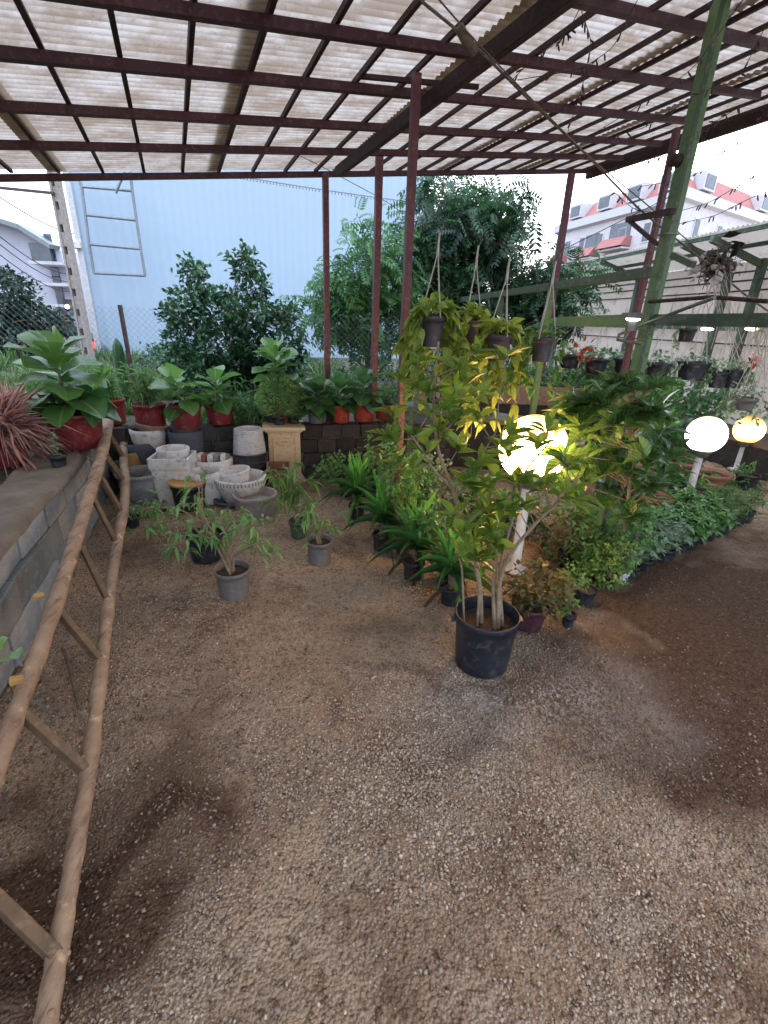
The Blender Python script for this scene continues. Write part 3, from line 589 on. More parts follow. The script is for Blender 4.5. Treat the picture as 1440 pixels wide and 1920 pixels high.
# distant street lamp and red signal
for (x,y,mt,nm,lb,ct,r_) in ((127,575,emis('street_glow',(1,.75,.5),8),'street_lamp','distant lit street lamp between the grey building and the pole','lamp',.06),(175,648,emis('red_glow',(1,.05,.04),4),'traffic_signal','distant glowing red signal at the foot of the concrete pole','signal',.11)):
    P=A(x,y,15); t_=thing(nm,lb,ct,(P[0],P[1],.5)); MB().tube([(0,0,0),(0,0,P[2]-.5)],.03,8).build('post',M['gal'],t_); MB().box((0,.05,P[2]-.45),(.25,.06,.3)).build('head_housing',M['black'],t_,smooth=False); MB().sphere((0,-.03,P[2]-.5),r_,12,8).build('lamp_head',mt,t_)
# apartment with red roof
ZE=15.; cL=G(1040,424,ZE);cM=G(1291,350,ZE);cR=G(1500,425,ZE)
print('apt',cL,cM,cR)
ap=thing('red_roof_apartment','white apartment block with red tiled mansard roof and red balcony hoods','building',(cM[0],cM[1],0))
o0=np.array([cM[0],cM[1],0]); l_=cL-cM; l_[2]=0; r_=cR-cM; r_[2]=0; LL=np.linalg.norm(l_); RR=np.linalg.norm(r_); lu=nrm(l_); ru=nrm(r_); ct_=np.array([0,0,0])
def inn(P,d): return P+nrm(lu+ru)*d
base=[l_,np.zeros(3),r_,l_+r_]
mb=MB(); cen=(l_+r_)/2
sh=lambda P,s: cen+(P-cen)*s
B=[sh(P,.965) for P in base]
for i in range(4): bwall(mb,B[i],B[(i+1)%4],0,ZE-.8)
mb.build('wall',M['bwhite'],ap,smooth=False)
mb=MB(); V=[sh(P,1.)+np.array([0,0,ZE]) for P in base]+[sh(P,1.)+np.array([0,0,ZE-.9]) for P in base]+[sh(P,.955)+np.array([0,0,ZE-1.2]) for P in base]
mb.add(V,[[0,1,2,3]]+[[i,(i+1)%4,4+(i+1)%4,4+i] for i in range(4)]+[[4+i,4+(i+1)%4,8+(i+1)%4,8+i] for i in range(4)]); mb.build('cornice',M['white_pl'],ap,smooth=False)
mb=MB(); V=[sh(P,.97)+np.array([0,0,ZE+.02]) for P in base]+[sh(P,.86)+np.array([0,0,ZE+2.0]) for P in base]; mb.add(V,[[i,(i+1)%4,4+(i+1)%4,4+i] for i in range(4)]+[[4,5,6,7]]); mb.build('mansard_roof',M['rooftile'],ap,smooth=False)
nl=np.array([lu[1],-lu[0],0]); nl=nl if nl@(cen)<0 else -nl
nr_=np.array([ru[1],-ru[0],0]); nr_=nr_ if nr_@(cen)<0 else -nr_
for (d,n_,Ls,fr_) in ((lu,nl,LL,(.12,.33,.55,.80)),(ru,nr_,RR,(.13,.6))):
    for f in fr_:
        P=d*Ls*f-n_*.9+np.array([0,0,ZE+1.5]); ax=np.array([d,n_,[0,0,1.]])
        t_=MB().box(P-np.array([0,0,.5]),(2.4,2.0,1.6),ax).build('dormer',M['white_pl'],ap,smooth=False); MB().box(P+n_*1.02-np.array([0,0,.5]),(1.9,.05,1.15),ax).build('pane',M['glass'],t_,smooth=False)
for (d,n_,Ls,fr_) in ((lu,nl,LL,(.10,.2,.38,.56,.72,.86,.95)),(ru,nr_,RR,(.12,.3,.45,.6,.75))):
    for f in fr_:
        for z in (ZE-3.2,ZE-6.4,ZE-9.6):
            P=cen+(d*Ls*f-cen)*.965+n_*.02+np.array([0,0,z]); ax=np.array([d,n_,[0,0,1.]])
            w_=MB().box(P,(1.3,.10,2.1),ax).build('window',M['frame'],ap,smooth=False); MB().box(P+n_*.06,(1.,.03,1.8),ax).build('pane',M['glass'],w_,smooth=False)
for f0,f1,z in ((.30,.50,ZE-3.6),(.55,.70,ZE-4.1),(.85,.97,ZE-4.3),(.30,.50,ZE-7.2),(.55,.70,ZE-7.5)):
    for (a,b2) in ((f0,f1),):
        P0=d0=cen+(lu*LL*a-cen)*.965; P1=cen+(lu*LL*b2-cen)*.965; ax=np.array([lu,nl,[0,0,1.]]); w=np.linalg.norm(P1-P0); mid=(P0+P1)/2
        bb=MB().box(mid+nl*.6+np.array([0,0,z-.9]),(w,1.2,.18),ax).build('balcony',M['bwhite'],ap,smooth=False)
        mb=MB(); V=[mid+lu*sx*w/2+nl*n1+np.array([0,0,z+zz]) for sx in(-1,1) for n1,zz in((1.5,-.7),(.7,.35),(.05,.35),(.05,-.7))]
        mb.add(V,[[0,1,5,4],[1,2,6,5],[0,3,2,1],[4,5,6,7]]); mb.build('tiled_parapet',M['rooftile'],bb,smooth=False)
        MB().box(mid+nl*.03+np.array([0,0,z+1.0]),(w*.8,.08,1.9),ax).build('balcony_opening',M['glass'],bb,smooth=False)
P=A(800,455,30); 
pk=thing('pink_house','faint pink distant house glimpsed behind the tall tree','building',(P[0],P[1],0)); MB().box((0,2,P[2]/2+.5),(3,4,P[2]+1)).build('wall',surf('pink_render',(.6,.42,.42),(.52,.36,.37),.5,rough=.8),pk,smooth=False)
MB().box((.2,-.03,P[2]-.6),(.9,.08,1.1)).build('window',M['glass'],pk,smooth=False); MB().box((0,2,P[2]+1.08),(3.4,4.4,.16)).build('roof',M['white_pl'],pk,smooth=False)
# chain link fence
Yf=6.7
cf=thing('chain_link_fence','chain link wire fence with maroon posts behind the pots on the wall','fence',(0,Yf,.5))
fx0=A(170,640,Yf)[0];fx1=A(960,640,Yf)[0];fh=1.15; pitch=.075; mb=MB(); fs=.12
def fl(x): return fs*(x)
k=fx0-fh
while k<fx1:
    for sg in (1,-1):
        xa,xb_=(k,k+fh) if sg==1 else (k+fh,k); za,zb_=0,fh
        mb.tube([(xa,fl(xa),za),((xa+xb_)/2,fl((xa+xb_)/2),fh/2),(xb_,fl(xb_),zb_)],.0015,3,cap=False)
    k+=pitch
mb.build('wire_mesh',M['gal'],cf)
for px in (267,470,840):
    x=A(px,620,Yf)[0]; MB().beam((x,fl(x)-.03,0),(x-.02,fl(x)-.03,fh+.02),.04,.04,(0,1,0)).build('post',M['maroondark'],cf,smooth=False)
# ================================================================== POTS AND PLANTS
def potgeo(px,pyt,pyb,w,z0=0.,Y=None):
    """survey a pot in the photo: rim centre row, lowest row, rim width in px -> base point, rim radius, height"""
    if Y is None:
        P=G(px,pyb,z0); r=w/2/FPX*dep(P+np.array([0,0,.15])); P=P+np.array([0,r*.72,0])
    else: P=A(px,pyb,Y)
    r=w/2/FPX*dep((P[0],P[1],P[2]+.15)); h=zat(P,pyt)-P[2]
    return P,r,h
def pot(par,r,h,mat,taper=.74,rimh=.028,rimw=.007,fill=.86,n=40,name='pot',soil=True,wob=None,ribs=0,squish=(1,1)):
    rb=r*taper; t=min(.006,r*.06)
    pr=[(0,0),(rb*.97,0),(rb,.004)]
    if ribs:
        for i in range(ribs*4+1):
            f=i/(ribs*4); pr.append((rb+(r-rimw-rb)*f+.0025*math.cos(i*PI/2),.006+(h-.01)*f))
    else: pr+=[(rb+(r-rimw-rb)*f,h*f) for f in (.2,.45,.7)]
    pr+=[(r-rimw-.001,h-rimh-.001),(r-rimw+.001,h-rimh),(r,h-rimh+.002),(r,h-.004),(r-.003,h),(r-t,h),(r-t-.002,h-.006),(r-t-rimw,h*fill),(rb*.9,.012),(0,.012)]
    o=MB().lathe(pr,n,wob=wob,squish=squish).build(name,mat,par)
    if soil:
        zf=h*(fill-.04); ri=rb+(r-rb)*(fill-.04)-t-.002; s=MB(); k=14
        V=[(0,0,zf+.01)];F3=[]
        for ring in (1,2,3):
            for i in range(24):
                a=i*2*PI/24; rr=ri*ring/3; V.append((rr*math.cos(a)*squish[0],rr*math.sin(a)*squish[1],zf+rs.uniform(-.004,.008)))
        tri=[[0,1+i,1+(i+1)%24,1+(i+1)%24] for i in range(24)]
        F4=[[1+rg*24+i,1+(rg+1)*24+i,1+(rg+1)*24+(i+1)%24,1+rg*24+(i+1)%24] for rg in (0,1) for i in range(24)]
        s.add(V,[t_[:3] for t_ in tri]); s.F.append(np.array(F4)); s.M.append(np.zeros(len(F4),int)); s.build('soil',M['soil'],par)
    return h*fill
def curve(p0,p1,bend=(0,0,0),n=7):
    p0=np.asarray(p0,float);p1=np.asarray(p1,float); m=(p0+p1)/2+np.asarray(bend,float); t=np.linspace(0,1,n)[:,None]
    return (1-t)**2*p0+2*t*(1-t)*m+t*t*p1
def fiddle(par,z,H,nl=12,L=.2,spread=1.,mat='l_fid',stems=1,seed=1):
    nl=int(nl*1.35); rs.seed(seed); lf=MB(); st=MB()
    for s_ in range(stems):
        b=rs.normal(0,.02*(stems>1),3); b[2]=z-.01; top=b+np.array([rs.normal(0,.03),rs.normal(0,.03),H*.75]); c=curve(b,top,rs.normal(0,.02,3)); st.tube(c,np.linspace(.009,.006,7),6)
        n=nl; f=np.linspace(.12,1,n)**.9; a=np.arange(n)*2.4+rs.rand()*6
        P=np.array([c[0]+(c[-1]-c[0])*x for x in f]); el=(-.15+1.25*f**1.8)+rs.normal(0,.12,n); D=np.stack([np.cos(a)*np.cos(el)*spread,np.sin(a)*np.cos(el)*spread,np.sin(el)],1)
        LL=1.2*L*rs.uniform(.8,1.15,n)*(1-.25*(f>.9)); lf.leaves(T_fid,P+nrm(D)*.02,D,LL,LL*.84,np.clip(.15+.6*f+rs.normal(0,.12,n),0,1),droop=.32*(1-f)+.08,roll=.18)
    st.build('stem',M['bark'],par); lf.build('foliage',M[mat],par)
def grow(st,p,d,L,r,depth,tips,seed=None,spread=.6,up=.25,kids=3,nseg=4,shrink=.72):
    pts=[p]; dd=nrm(d)
    for i in range(nseg): dd=nrm(dd+rs.normal(0,.13,3)+np.array([0,0,up*.25])); pts.append(pts[-1]+dd*L/nseg)
    st.tube(pts,np.linspace(r,r*.65,nseg+1),5 if depth<2 else 7,cap=False)
    if depth==0: tips.append((pts[-1],dd)); return
    for k in range(kids):
        q=pts[-1] if k==0 else pts[rs.randint(max(1,nseg-2),nseg+1)]
        grow(st,q,nrm(dd+rs.normal(0,spread,3)+np.array([0,0,up])),L*shrink*rs.uniform(.75,1.2),r*.62,depth-1,tips,None,spread,up,kids,nseg,shrink)
def rosette(lf,P,D,n,L,W,T,tint=(.2,.8),droop=.3,open_=1.,roll=.3,lj=.3):
    D=nrm(D); a=rs.rand()*6+np.arange(n)*2.4; x=nrm(np.cross(D,[.3,.5,.81])); y=np.cross(D,x)
    k=rs.uniform(.35,1.,n)*open_
    DD=nrm(D[None]*(1-k*.75)[:,None]+(np.cos(a)[:,None]*x+np.sin(a)[:,None]*y)*k[:,None]*1.2)
    LL=L*rs.uniform(1-lj,1+lj*.6,n); lf.leaves(T,P+DD*.004-D*rs.uniform(0,L*.35,n)[:,None],DD,LL,LL*W/L,rs.uniform(tint[0],tint[1],n),droop=droop,roll=roll)
def blobs_leaves(lf,bl,T,n,L,W,tint=(0,1),droop=.25,clump=8,up=.3,shell=.55,roll=.8,hang=0):
    """leaf clumps spread through ellipsoid volumes (centre, radii)"""
    for c,rad in bl:
        c=np.asarray(c,float);rad=np.asarray(rad,float)*np.ones(3); k=max(1,int(8*n*(rad.prod()**(2/3)))//clump+1)
        d=rdir(k); rr=rs.uniform(shell,1,k)**.6*rs.uniform(.75,1.12,k); Cc=c+d*rad*rr[:,None]
        P=np.repeat(Cc,clump,0)+rs.normal(0,1,(k*clump,3))*L*.55; O=np.repeat(d,clump,0)
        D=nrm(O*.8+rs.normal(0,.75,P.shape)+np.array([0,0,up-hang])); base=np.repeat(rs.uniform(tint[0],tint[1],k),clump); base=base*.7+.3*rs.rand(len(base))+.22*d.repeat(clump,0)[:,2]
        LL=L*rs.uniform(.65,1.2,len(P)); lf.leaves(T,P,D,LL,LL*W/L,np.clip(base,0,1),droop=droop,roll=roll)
def loc3(o,P): return np.asarray(P,float)-np.array(o.location)
def shrub(name,label,cat,base,blobs,mat,T,n,L,W,stemr=.01,stmat='bark',group=None,potm=None,potr=.1,poth=.15,droop=.25,clump=7,up=.3,tint=(0,1),roll=.8,hang=0,shell=.45,**kw):
    t=thing(name,label,cat,base,group); z=0
    if potm: z=pot(t,potr,poth,M[potm],**kw)
    lf=MB();st=MB(); B=[(loc3(t,c),r) for c,r in blobs]
    for c,r in B:
        st.tube(curve((rs.normal(0,stemr),rs.normal(0,stemr),z-.01),c,rs.normal(0,.04,3)*np.array([1,1,.3])),np.linspace(stemr,stemr*.4,7),6)
        for _ in range(4):
            e=c+rdir(1,.3)[0]*np.asarray(r)*.8; st.tube(curve(c-np.array([0,0,.3])*np.asarray(r)*np.ones(3),e,rs.normal(0,.02,3)),np.linspace(stemr*.5,stemr*.15,7),5)
    blobs_leaves(lf,B,T,n,L,W,tint,droop,clump,up,shell,roll,hang)
    st.build('stem',M[stmat],t); lf.build('foliage',M[mat],t); return t
def bl(x,y,rx,ry,Y,rd=None):   # ellipsoid surveyed in the photo at distance Y
    P=A(x,y,Y); s=dep(P)/FPX; return (P,np.array([rx*s,(rd if rd else (rx+ry)/2*s),ry*s]))
# ---------- far vegetation
def tree(name,label,trunk,Y,spec,mat,T,n,L,W,zb=.5,tr=.09,hang=.3,clump=6,group=None,twig=True,droop=.35,shell=.3,tint=(0,1)):
    P=A(trunk[0],trunk[1],Y); t=thing(name,label,'tree',(P[0],P[1],zb),group); lf=MB();st=MB()
    B=[]
    for (x,y,rx,ry) in spec:
        b=bl(x,y,rx,ry,Y+rs.uniform(-.5,.5)*min(1,Y*.07)); B.append((loc3(t,b[0]),b[1]))
    hs_=sorted(B,key=lambda b:b[0][2]); top=hs_[-1][0]
    ax=curve((0,0,-.1),top*np.array([.6,.6,.8]),(0,0,0),12); st.tube(ax,np.linspace(tr,tr*.35,12),9)
    for c,r in B:
        i=int(np.clip((c[2]-r[2])/max(top[2],.1)*9,1,9)); st.tube(curve(ax[i],c,rs.normal(0,.15,3)),np.linspace(tr*.4,tr*.12,7),6)
        for _ in range(5):
            e=c+rdir(1,.3)[0]*r*.85; st.tube(curve(c*1.,e,rs.normal(0,.08,3)),np.linspace(tr*.14,tr*.05,7),5)
    blobs_leaves(lf,B,T,n,L,W,tint,droop,clump,.2,shell,.7,hang)
    st.build('trunk',M['bark'],t); lf.build('crown',M[mat],t); return t
rs.seed(11)
tree('feathery_tree','tall dark feathery leaved tree rising behind the hanging pots',(862,760),8.2,[(850,400,62,56),(800,420,40,40),(765,520,40,44),(900,440,60,50),(1000,560,50,40),(1050,560,36,30),(830,350,26,26),(945,370,22,24),(905,380,52,40),(810,360,26,30),(935,440,40,50),(960,400,25,40),(850,470,75,55),(900,530,80,60),(830,540,60,60),(980,520,60,50),(1030,500,50,22),(1060,560,35,40),(800,460,30,40),(900,600,80,50),(960,600,50,40),(1090,505,30,16)],'l_tree',T_pin,85,.26,.20,tr=.08,hang=.45,clump=5)
tree('feathery_tree','shorter drooping feathery tree between the slim maroon posts',(690,760),7.4,[(700,470,40,36),(680,430,26,24),(620,535,40,28),(660,560,60,40),(720,540,45,45),(740,480,30,40),(620,600,45,34),(700,610,60,32),(760,590,30,36),(590,570,24,16),(740,640,30,20),(660,520,40,36)],'l_treel',T_pin,115,.22,.17,tr=.05,hang=.5,clump=5)
tree('leafy_bush','large glossy dark bush with two pointed tops in front of the warehouse',(430,760),6.2,[(365,520,20,30),(460,500,26,34),(480,540,28,30),(350,570,40,36),(410,590,56,50),(470,590,46,40),(345,630,32,40),(420,650,75,42),(510,600,34,30),(540,590,22,20),(480,660,50,40),(400,700,60,34),(330,590,26,26),(335,680,30,40),(540,650,36,36),(520,700,40,34),(450,710,60,34),(460,490,12,20),(352,500,10,18)],'l_bush',T_oval3,900,.075,.042,tr=.03,hang=-.1,clump=7,shell=.35,droop=.15)
tree('far_tree','dark green rounded tree at the far left edge before the grey building',(40,700),11,[(20,560,55,50),(60,600,56,45),(0,520,20,20),(95,610,34,30),(30,640,70,40),(120,600,20,16)],'l_far',T_oval3,300,.13,.07,tr=.1,hang=0,clump=8)
# scrub and weeds behind the walls
rs.seed(5); lf=MB(); N=5200
P=[];
for (x0_,x1_,Y0,Y1,hh,n_) in ((-6,-1.2,4.8,8.5,.55,2600),(-1.5,3,5.4,8,.35,1700),(-6,-3.2,.5,5,.12,700),(-9,6,8.5,12,.7,1700)):
    P.append(np.stack([rs.uniform(x0_,x1_,n_),rs.uniform(Y0,Y1,n_),np.full(n_,hh)],1))
P=np.concatenate(P); P=P[~((P[:,0]>.45)&(P[:,1]<7))]; P=P[vnoise(P[:,0],P[:,1],1.2,31)>.48]; H_=P[:,2]*rs.uniform(.2,.8,len(P)); B_=P.copy(); B_[:,2]=.52
for k in range(5):
    D=rdir(len(B_),2.2,None,.6); lf.leaves(T_grass,B_+rs.normal(0,.03,B_.shape)*[1,1,0],D,H_,.018,rs.rand(len(B_)),droop=rs.uniform(.1,.6,len(B_)),roll=.6)
tag(lf.build('weeds',M['l_grass']),'tall grass and weeds growing on the raised ground behind the block walls','weeds',kind='stuff')
lf=MB(); B=[(np.array([rs.uniform(-5,3.3),rs.uniform(8.6,11),.6]),np.array([.5,.4,.4])*rs.uniform(.6,1.3)) for _ in range(30)]; blobs_leaves(lf,B,T_oval3,260,.08,.04,(0,.7)); tag(lf.build('scrub',M['l_bush']),'low dark scrub along the foot of the pale blue warehouse','scrub',kind='stuff')
# cactus
P=A(227,690,5.6); t=thing('cactus','tall dark columnar cactus standing in the weeds behind the left red pots','cactus',(P[0],P[1],.5)); top=zat(P,634)-.5
rr=MB(); k=16; pr=[(0,0)]+[(.052*(1 if f<.85 else math.cos((f-.85)/.15*1.45)),top*f) for f in np.linspace(0.01,1,18)]; a=MB().lathe(pr,24); V=a.V[0]; ang=np.arctan2(V[:,1],V[:,0]); V[:,:2]*=(1+.13*np.cos(ang*8))[:,None]; rr.add(V,a.F[0],(.2,.5,.5)); sp_=rr
for _ in range(220):
    a_=rs.randint(8)*PI/4; z=rs.uniform(.1,top); q=np.array([.058*math.cos(a_),.058*math.sin(a_),z]); sp_.tube([q,q+np.array([math.cos(a_),math.sin(a_),rs.normal(0,.4)])*.012],.0007,3,cap=False,mi=1)
sp_.build('stem',[M['l_dark'],M['rope']],t)
# ---------- plants on the walls
WZ=.60
def P_(px,pyt,pyb,w,z0=0.,Y=None): return potgeo(px,pyt,pyb,w,z0,Y)
b,r,h=P_(130,772,845,96,WZ); t=thing('potted_fiddle_leaf_fig','big leafy fiddle leaf fig in a wide red tub on the left wall corner','potted plant',b); z=pot(t,r,h,M['red'],.8,rimh=.03,fill=.9); fiddle(t,z,.62,20,.27,seed=3); 
rs.seed(4); lf=MB(); rosette(lf,np.array([.12,0,z+.12]),[.6,-.2,.6],7,.22,.15,T_fid,(.1,.5)); rosette(lf,np.array([-.1,-.05,z+.1]),[-.6,-.3,.5],6,.2,.14,T_fid,(.1,.5)); lf.build('low_foliage',M['l_fidd'],t)
b,r,h=P_(208,748,797,46,WZ); t=thing('potted_reed','narrow leaved reed plant in a tall terracotta red pot behind the ladder tip','potted plant',b); z=pot(t,r,h,M['redor'],.8)
def reed(t,z,H,n,L,W,mat,seed,T=T_lance,up=1.2,dr=.5):
    rs.seed(seed); st=MB();lf=MB()
    for _ in range(n):
        b0=np.array([rs.normal(0,.025),rs.normal(0,.025),z-.01]); e=b0+np.array([rs.normal(0,.12),rs.normal(0,.12),H*rs.uniform(.6,1.05)]); c=curve(b0,e,rs.normal(0,.02,3)); st.tube(c,np.linspace(.004,.0015,7),5)
        k=9; f=rs.uniform(.25,1,k); Pp=c[(f*6).astype(int)]; D=rdir(k,up,None,.8); lf.leaves(T,Pp,D,L*rs.uniform(.6,1.1,k),W,rs.rand(k),droop=dr,roll=.3)
    st.build('stem',M['greenstem'],t); lf.build('foliage',M[mat],t)
reed(t,z,.42,9,.20,.022,'l_mid',6)
b,r,h=P_(275,756,803,60,WZ); t=thing('potted_reed','grassy narrow leaved plant in a dull red pot, left of the fiddle leaf pair','potted plant',b); z=pot(t,r,h,M['red'],.82); reed(t,z,.36,16,.17,.012,'l_grass',7)
for (px,pyt,pyb,w,lb,sd,mt) in ((343,757,806,60,'bright fiddle leaf fig in a maroon pot right above the dark rubber cylinder',8,'l_fid'),(407,757,797,54,'glossy fiddle leaf fig in a fully visible maroon pot, right one of the pair',9,'l_fid')):
    b,r,h=P_(px,pyt,pyb,w,WZ); t=thing('potted_fiddle_leaf_fig',lb,'potted plant',b,'red pots lined up on the block wall'); z=pot(t,r,h,M['red'],.78); fiddle(t,z,.34,13,.19,seed=sd,mat=mt)
b,r,h=P_(530,760,800,50,WZ,4.95); t=thing('potted_fiddle_leaf_fig','tall upright fiddle leaf fig rising behind the feathery conifer','potted plant',b); z=pot(t,r,.18,M['red'],.78); fiddle(t,z,.80,22,.21,seed=12)
b,r,h=P_(592,765,795,36,WZ); t=thing('potted_dark_plant','dark leaved plant in a smoky grey translucent pot on the block wall','potted plant',b); z=pot(t,r,h,M['stone_dark'],.8); fiddle(t,z,.30,14,.16,mat='l_dark',seed=14,stems=2)
for (px,pyt,pyb,w,lb,sd,H) in ((637,758,794,42,'fiddle leaf fig in a bright red pot, left of the three right hand red pots',15,.28),(680,754,792,46,'fiddle leaf fig in a red pot with white dusty foot, middle of the three',16,.34)):
    b,r,h=P_(px,pyt,pyb,w,WZ); t=thing('potted_fiddle_leaf_fig',lb,'potted plant',b,'red pots lined up on the block wall'); z=pot(t,r,h,M['redor'],.74); fiddle(t,z,H,15,.19,mat='l_fidd',seed=sd)
b,r,h=P_(720,757,788,40,WZ); t=thing('potted_reed','thin leaved plant in a small red pot at the right end of the wall row','potted plant',b); z=pot(t,r,h,M['redor'],.74); reed(t,z,.24,8,.13,.012,'l_mid',17)
for (x,y,Y,r0,lb) in ((455,775,4.95,.2,'dark broad leaved clump behind the wall between the red pots and the conifer'),(735,735,5.3,.16,'low green leafy plant behind the right end of the red pots')):
    b=A(x,y,Y); b[2]=.55; shrub('leafy_clump',lb,'plant',b,[(b+np.array([0,0,.14]),np.array([r0,r0*.7,.14]))],'l_dark',T_lance,900,.15,.03,clump=6,up=1.,droop=.4)
# pink grasses at left
for (x,y,Y,s_,lb) in ((8,790,3.25,1.5,'bushy pink grass in a dull red pot, nearest the left edge'),(30,765,3.9,1.2,'pink and tan grass clump behind the first one, beside the big red tub')):
    b=A(x,y+60,Y); b[2]=.55; rs.seed(int(x)); t=thing('pink_grass',lb,'potted plant',b,'pink grasses on the left wall'); z=pot(t,.11*s_,.15*s_,M['red'],.8); lf=MB(); N=900
    D=rdir(N,1.1,None,.6); lf.leaves(T_grass,np.tile([0,0,z],(N,1))+rs.normal(0,.03,(N,3))*[1,1,.3],D,rs.uniform(.22,.42,N)*s_,.0042,rs.rand(N),droop=rs.uniform(.3,1.0,N),roll=.6); 
    lf.build('grass_blades',M['l_pink'],t)
    lf=MB(); N=25; D=rdir(N,1.6,None,.45); lf.leaves(T_grass,np.tile([0,0,z],(N,1)),D,rs.uniform(.3,.42,N)*s_,.008,rs.uniform(.6,1,N),droop=rs.uniform(.05,.3,N)); lf.build('tan_blades',M['l_pink'],t)
b,r,h=P_(105,852,878,30,WZ-.02); t=thing('potted_seedling','small upright seedling in a tiny black pot on the left wall edge','potted plant',b); z=pot(t,r,h,M['black'],.8); rs.seed(3); lf=MB();st=MB(); c=curve((0,0,z-.01),(0,0,z+.16),(.01,0,0)); st.tube(c,.003,5)
for f in range(7): rosette(lf,c[f],(0,0,1),7,.035,.02,T_oval3,(.3,1),open_=1.2)
st.build('stem',M['greenstem'],t); lf.build('foliage',M['l_grey'],t)
b=A(88,860,3.5); b[2]=.56; shrub('leafy_clump','dark small leaved plant in the shadow behind the tiny black pot','plant',b,[(b+np.array([0,0,.09]),np.array([.07,.07,.1]))],'l_dark',T_oval3,2600,.03,.018)
# feathery conifers on the pedestal
ped_top=.585
def conifer(t,z,H,R,seed,n=2600):
    rs.seed(seed); lf=MB();st=MB(); st.tube([(0,0,z-.01),(0,0,z+H*.9)],[.007,.003],6)
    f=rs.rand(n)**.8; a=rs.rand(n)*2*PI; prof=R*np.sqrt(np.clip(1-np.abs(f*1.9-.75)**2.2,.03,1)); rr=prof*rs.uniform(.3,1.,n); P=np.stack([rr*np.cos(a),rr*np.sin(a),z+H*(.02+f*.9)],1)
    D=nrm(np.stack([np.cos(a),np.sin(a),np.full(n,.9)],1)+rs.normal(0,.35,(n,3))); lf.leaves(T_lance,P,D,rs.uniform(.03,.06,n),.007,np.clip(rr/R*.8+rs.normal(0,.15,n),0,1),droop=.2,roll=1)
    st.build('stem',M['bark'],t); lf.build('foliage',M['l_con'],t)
ped=G(540,905,0); ped=ped+DV*.16
for i,(dx,dy,H,R,lb) in enumerate(((-.03,-.04,.50,.19,'tall feathery green conifer in a small black pot at the front of the pedestal'),(.10,.05,.36,.15,'feathery conifer in a small black pot at the back right of the pedestal'),(-.13,.07,.34,.14,'short feathery conifer in a small black pot at the back left of the pedestal'))):
    t=thing('potted_conifer',lb,'potted plant',(ped[0]+dx,ped[1]+dy,ped_top+.001),'feathery conifers on the cream pedestal'); z=pot(t,.062,.085,M['black'],.8); conifer(t,z,H,R,20+i)
# pedestal
PW2=.30; t=thing('pedestal','cream moulded square pedestal with cornice and relief panel, against the dark wall','pedestal',ped,rz=math.radians(14)); t.scale=(1.22,1.15,1)
mb=MB()
for (w,z0,z1) in ((.33,0,.035),(.30,.035,.06),(.285,.06,.075)): mb.box((0,0,(z0+z1)/2),(w,w,z1-z0))
mb.build('base',M['cream'],t,smooth=False,bevel=.006)
MB().box((0,0,(.075+.52)/2),(.26,.26,.445)).build('shaft',M['cream'],t,smooth=False,bevel=.004)
mb=MB(); 
for (w,z0,z1) in ((.275,.52,.533),(.30,.533,.552),(.345,.552,.585)): mb.box((0,0,(z0+z1)/2),(w,w,z1-z0))
mb.build('cornice',M['cream'],t,smooth=False,bevel=.006)
mb=MB()
for (a,b2,c_,d_) in ((0,.475,.19,.012),(0,.13,.19,.012)): mb.box((a,-.134,b2),(c_,.012,d_))
for sx in(-1,1): mb.box((sx*.09,-.134,.3),(.012,.012,.345))
mb.build('panel_frame',M['cream'],t,smooth=False,bevel=.003)
mb=MB(); 
for (x,z,r_) in ((0,.41,.028),(-.035,.415,.018),(.035,.415,.018),(-.06,.42,.011),(.06,.42,.011),(0,.375,.016),(-.03,.385,.010),(.03,.385,.010)): mb.sphere((x,-.132,z),r_,14,8,None,(1,.4,.8))
mb.tube([(-.07,-.133,.44),(-.03,-.136,.432),(0,-.136,.445),(.03,-.136,.432),(.07,-.133,.44)],.006,6); mb.build('floral_relief',M['cream'],t)
# ---------- stone pots
def urnprof(pts,r,h): return [(a*r,b_*h) for a,b_ in pts]
def spot(px,pyt,Y,w,z0=0,sink=0):
    P=A(px,pyt,Y); h=P[2]-z0; r=w/2/FPX*dep(P); return (P[0],P[1],z0),r,h
def opn(pts,r,h,t=.018,floor=.3):
    pr=urnprof(pts,r,h); rt_=pr[-1][0]; return [(0,0)]+pr+[(rt_-t*.3,h+.004),(rt_-t,h),(rt_-t-.004,h-.02),(pr[len(pr)//2][0]-t-.01,h*.55),(pr[1][0]*.8,h*floor),(0,h*floor)]
def stone(name,lb,cat,px,pyt,Y,w,mat,pts,z0=0,t=.018,floor=.35,n=44,parts=None,wobs=0,tilt=None,h=None):
    loc,r,hh=spot(px,pyt,Y,w,z0)
    if h: loc=(loc[0],loc[1],z0); hh=h
    o=thing(name,lb,cat,loc,'stone and clay pots clustered by the back wall')
    wob=(lambda V: V*0+wobs*np.stack([np.sin(V[:,2]*60+V[:,0]*40),np.cos(V[:,2]*70),0*V[:,0]],1)) if wobs else None
    MB().lathe(opn(pts,r,hh,t,floor),n,wob=wob).build('body',M[mat],o)
    if tilt: o.rotation_euler=tilt
    return o,loc,r,hh
drum=[(.82,0),(.85,.02),(.9,.3),(.95,.6),(.97,.85),(1,.88),(1,1)]
bowl=[(.45,0),(.6,.05),(.8,.35),(.93,.7),(.97,.8),(1,.84),(1,1)]
cyl=[(.95,0),(.97,.02),(.98,.5),(.99,.85),(1,.9),(1,1)]
urn=[(.62,0),(.66,.04),(.60,.1),(.68,.16),(.82,.35),(.87,.55),(.90,.60),(.86,.64),(.86,.84),(.92,.90),(1,.93),(1,1)]
t,_,r,h=stone('stone_urn','grey round stone urn with raised band, beside the ladder rails','urn',262,884,3.95,86,'stone_grey',urn,t=.03)
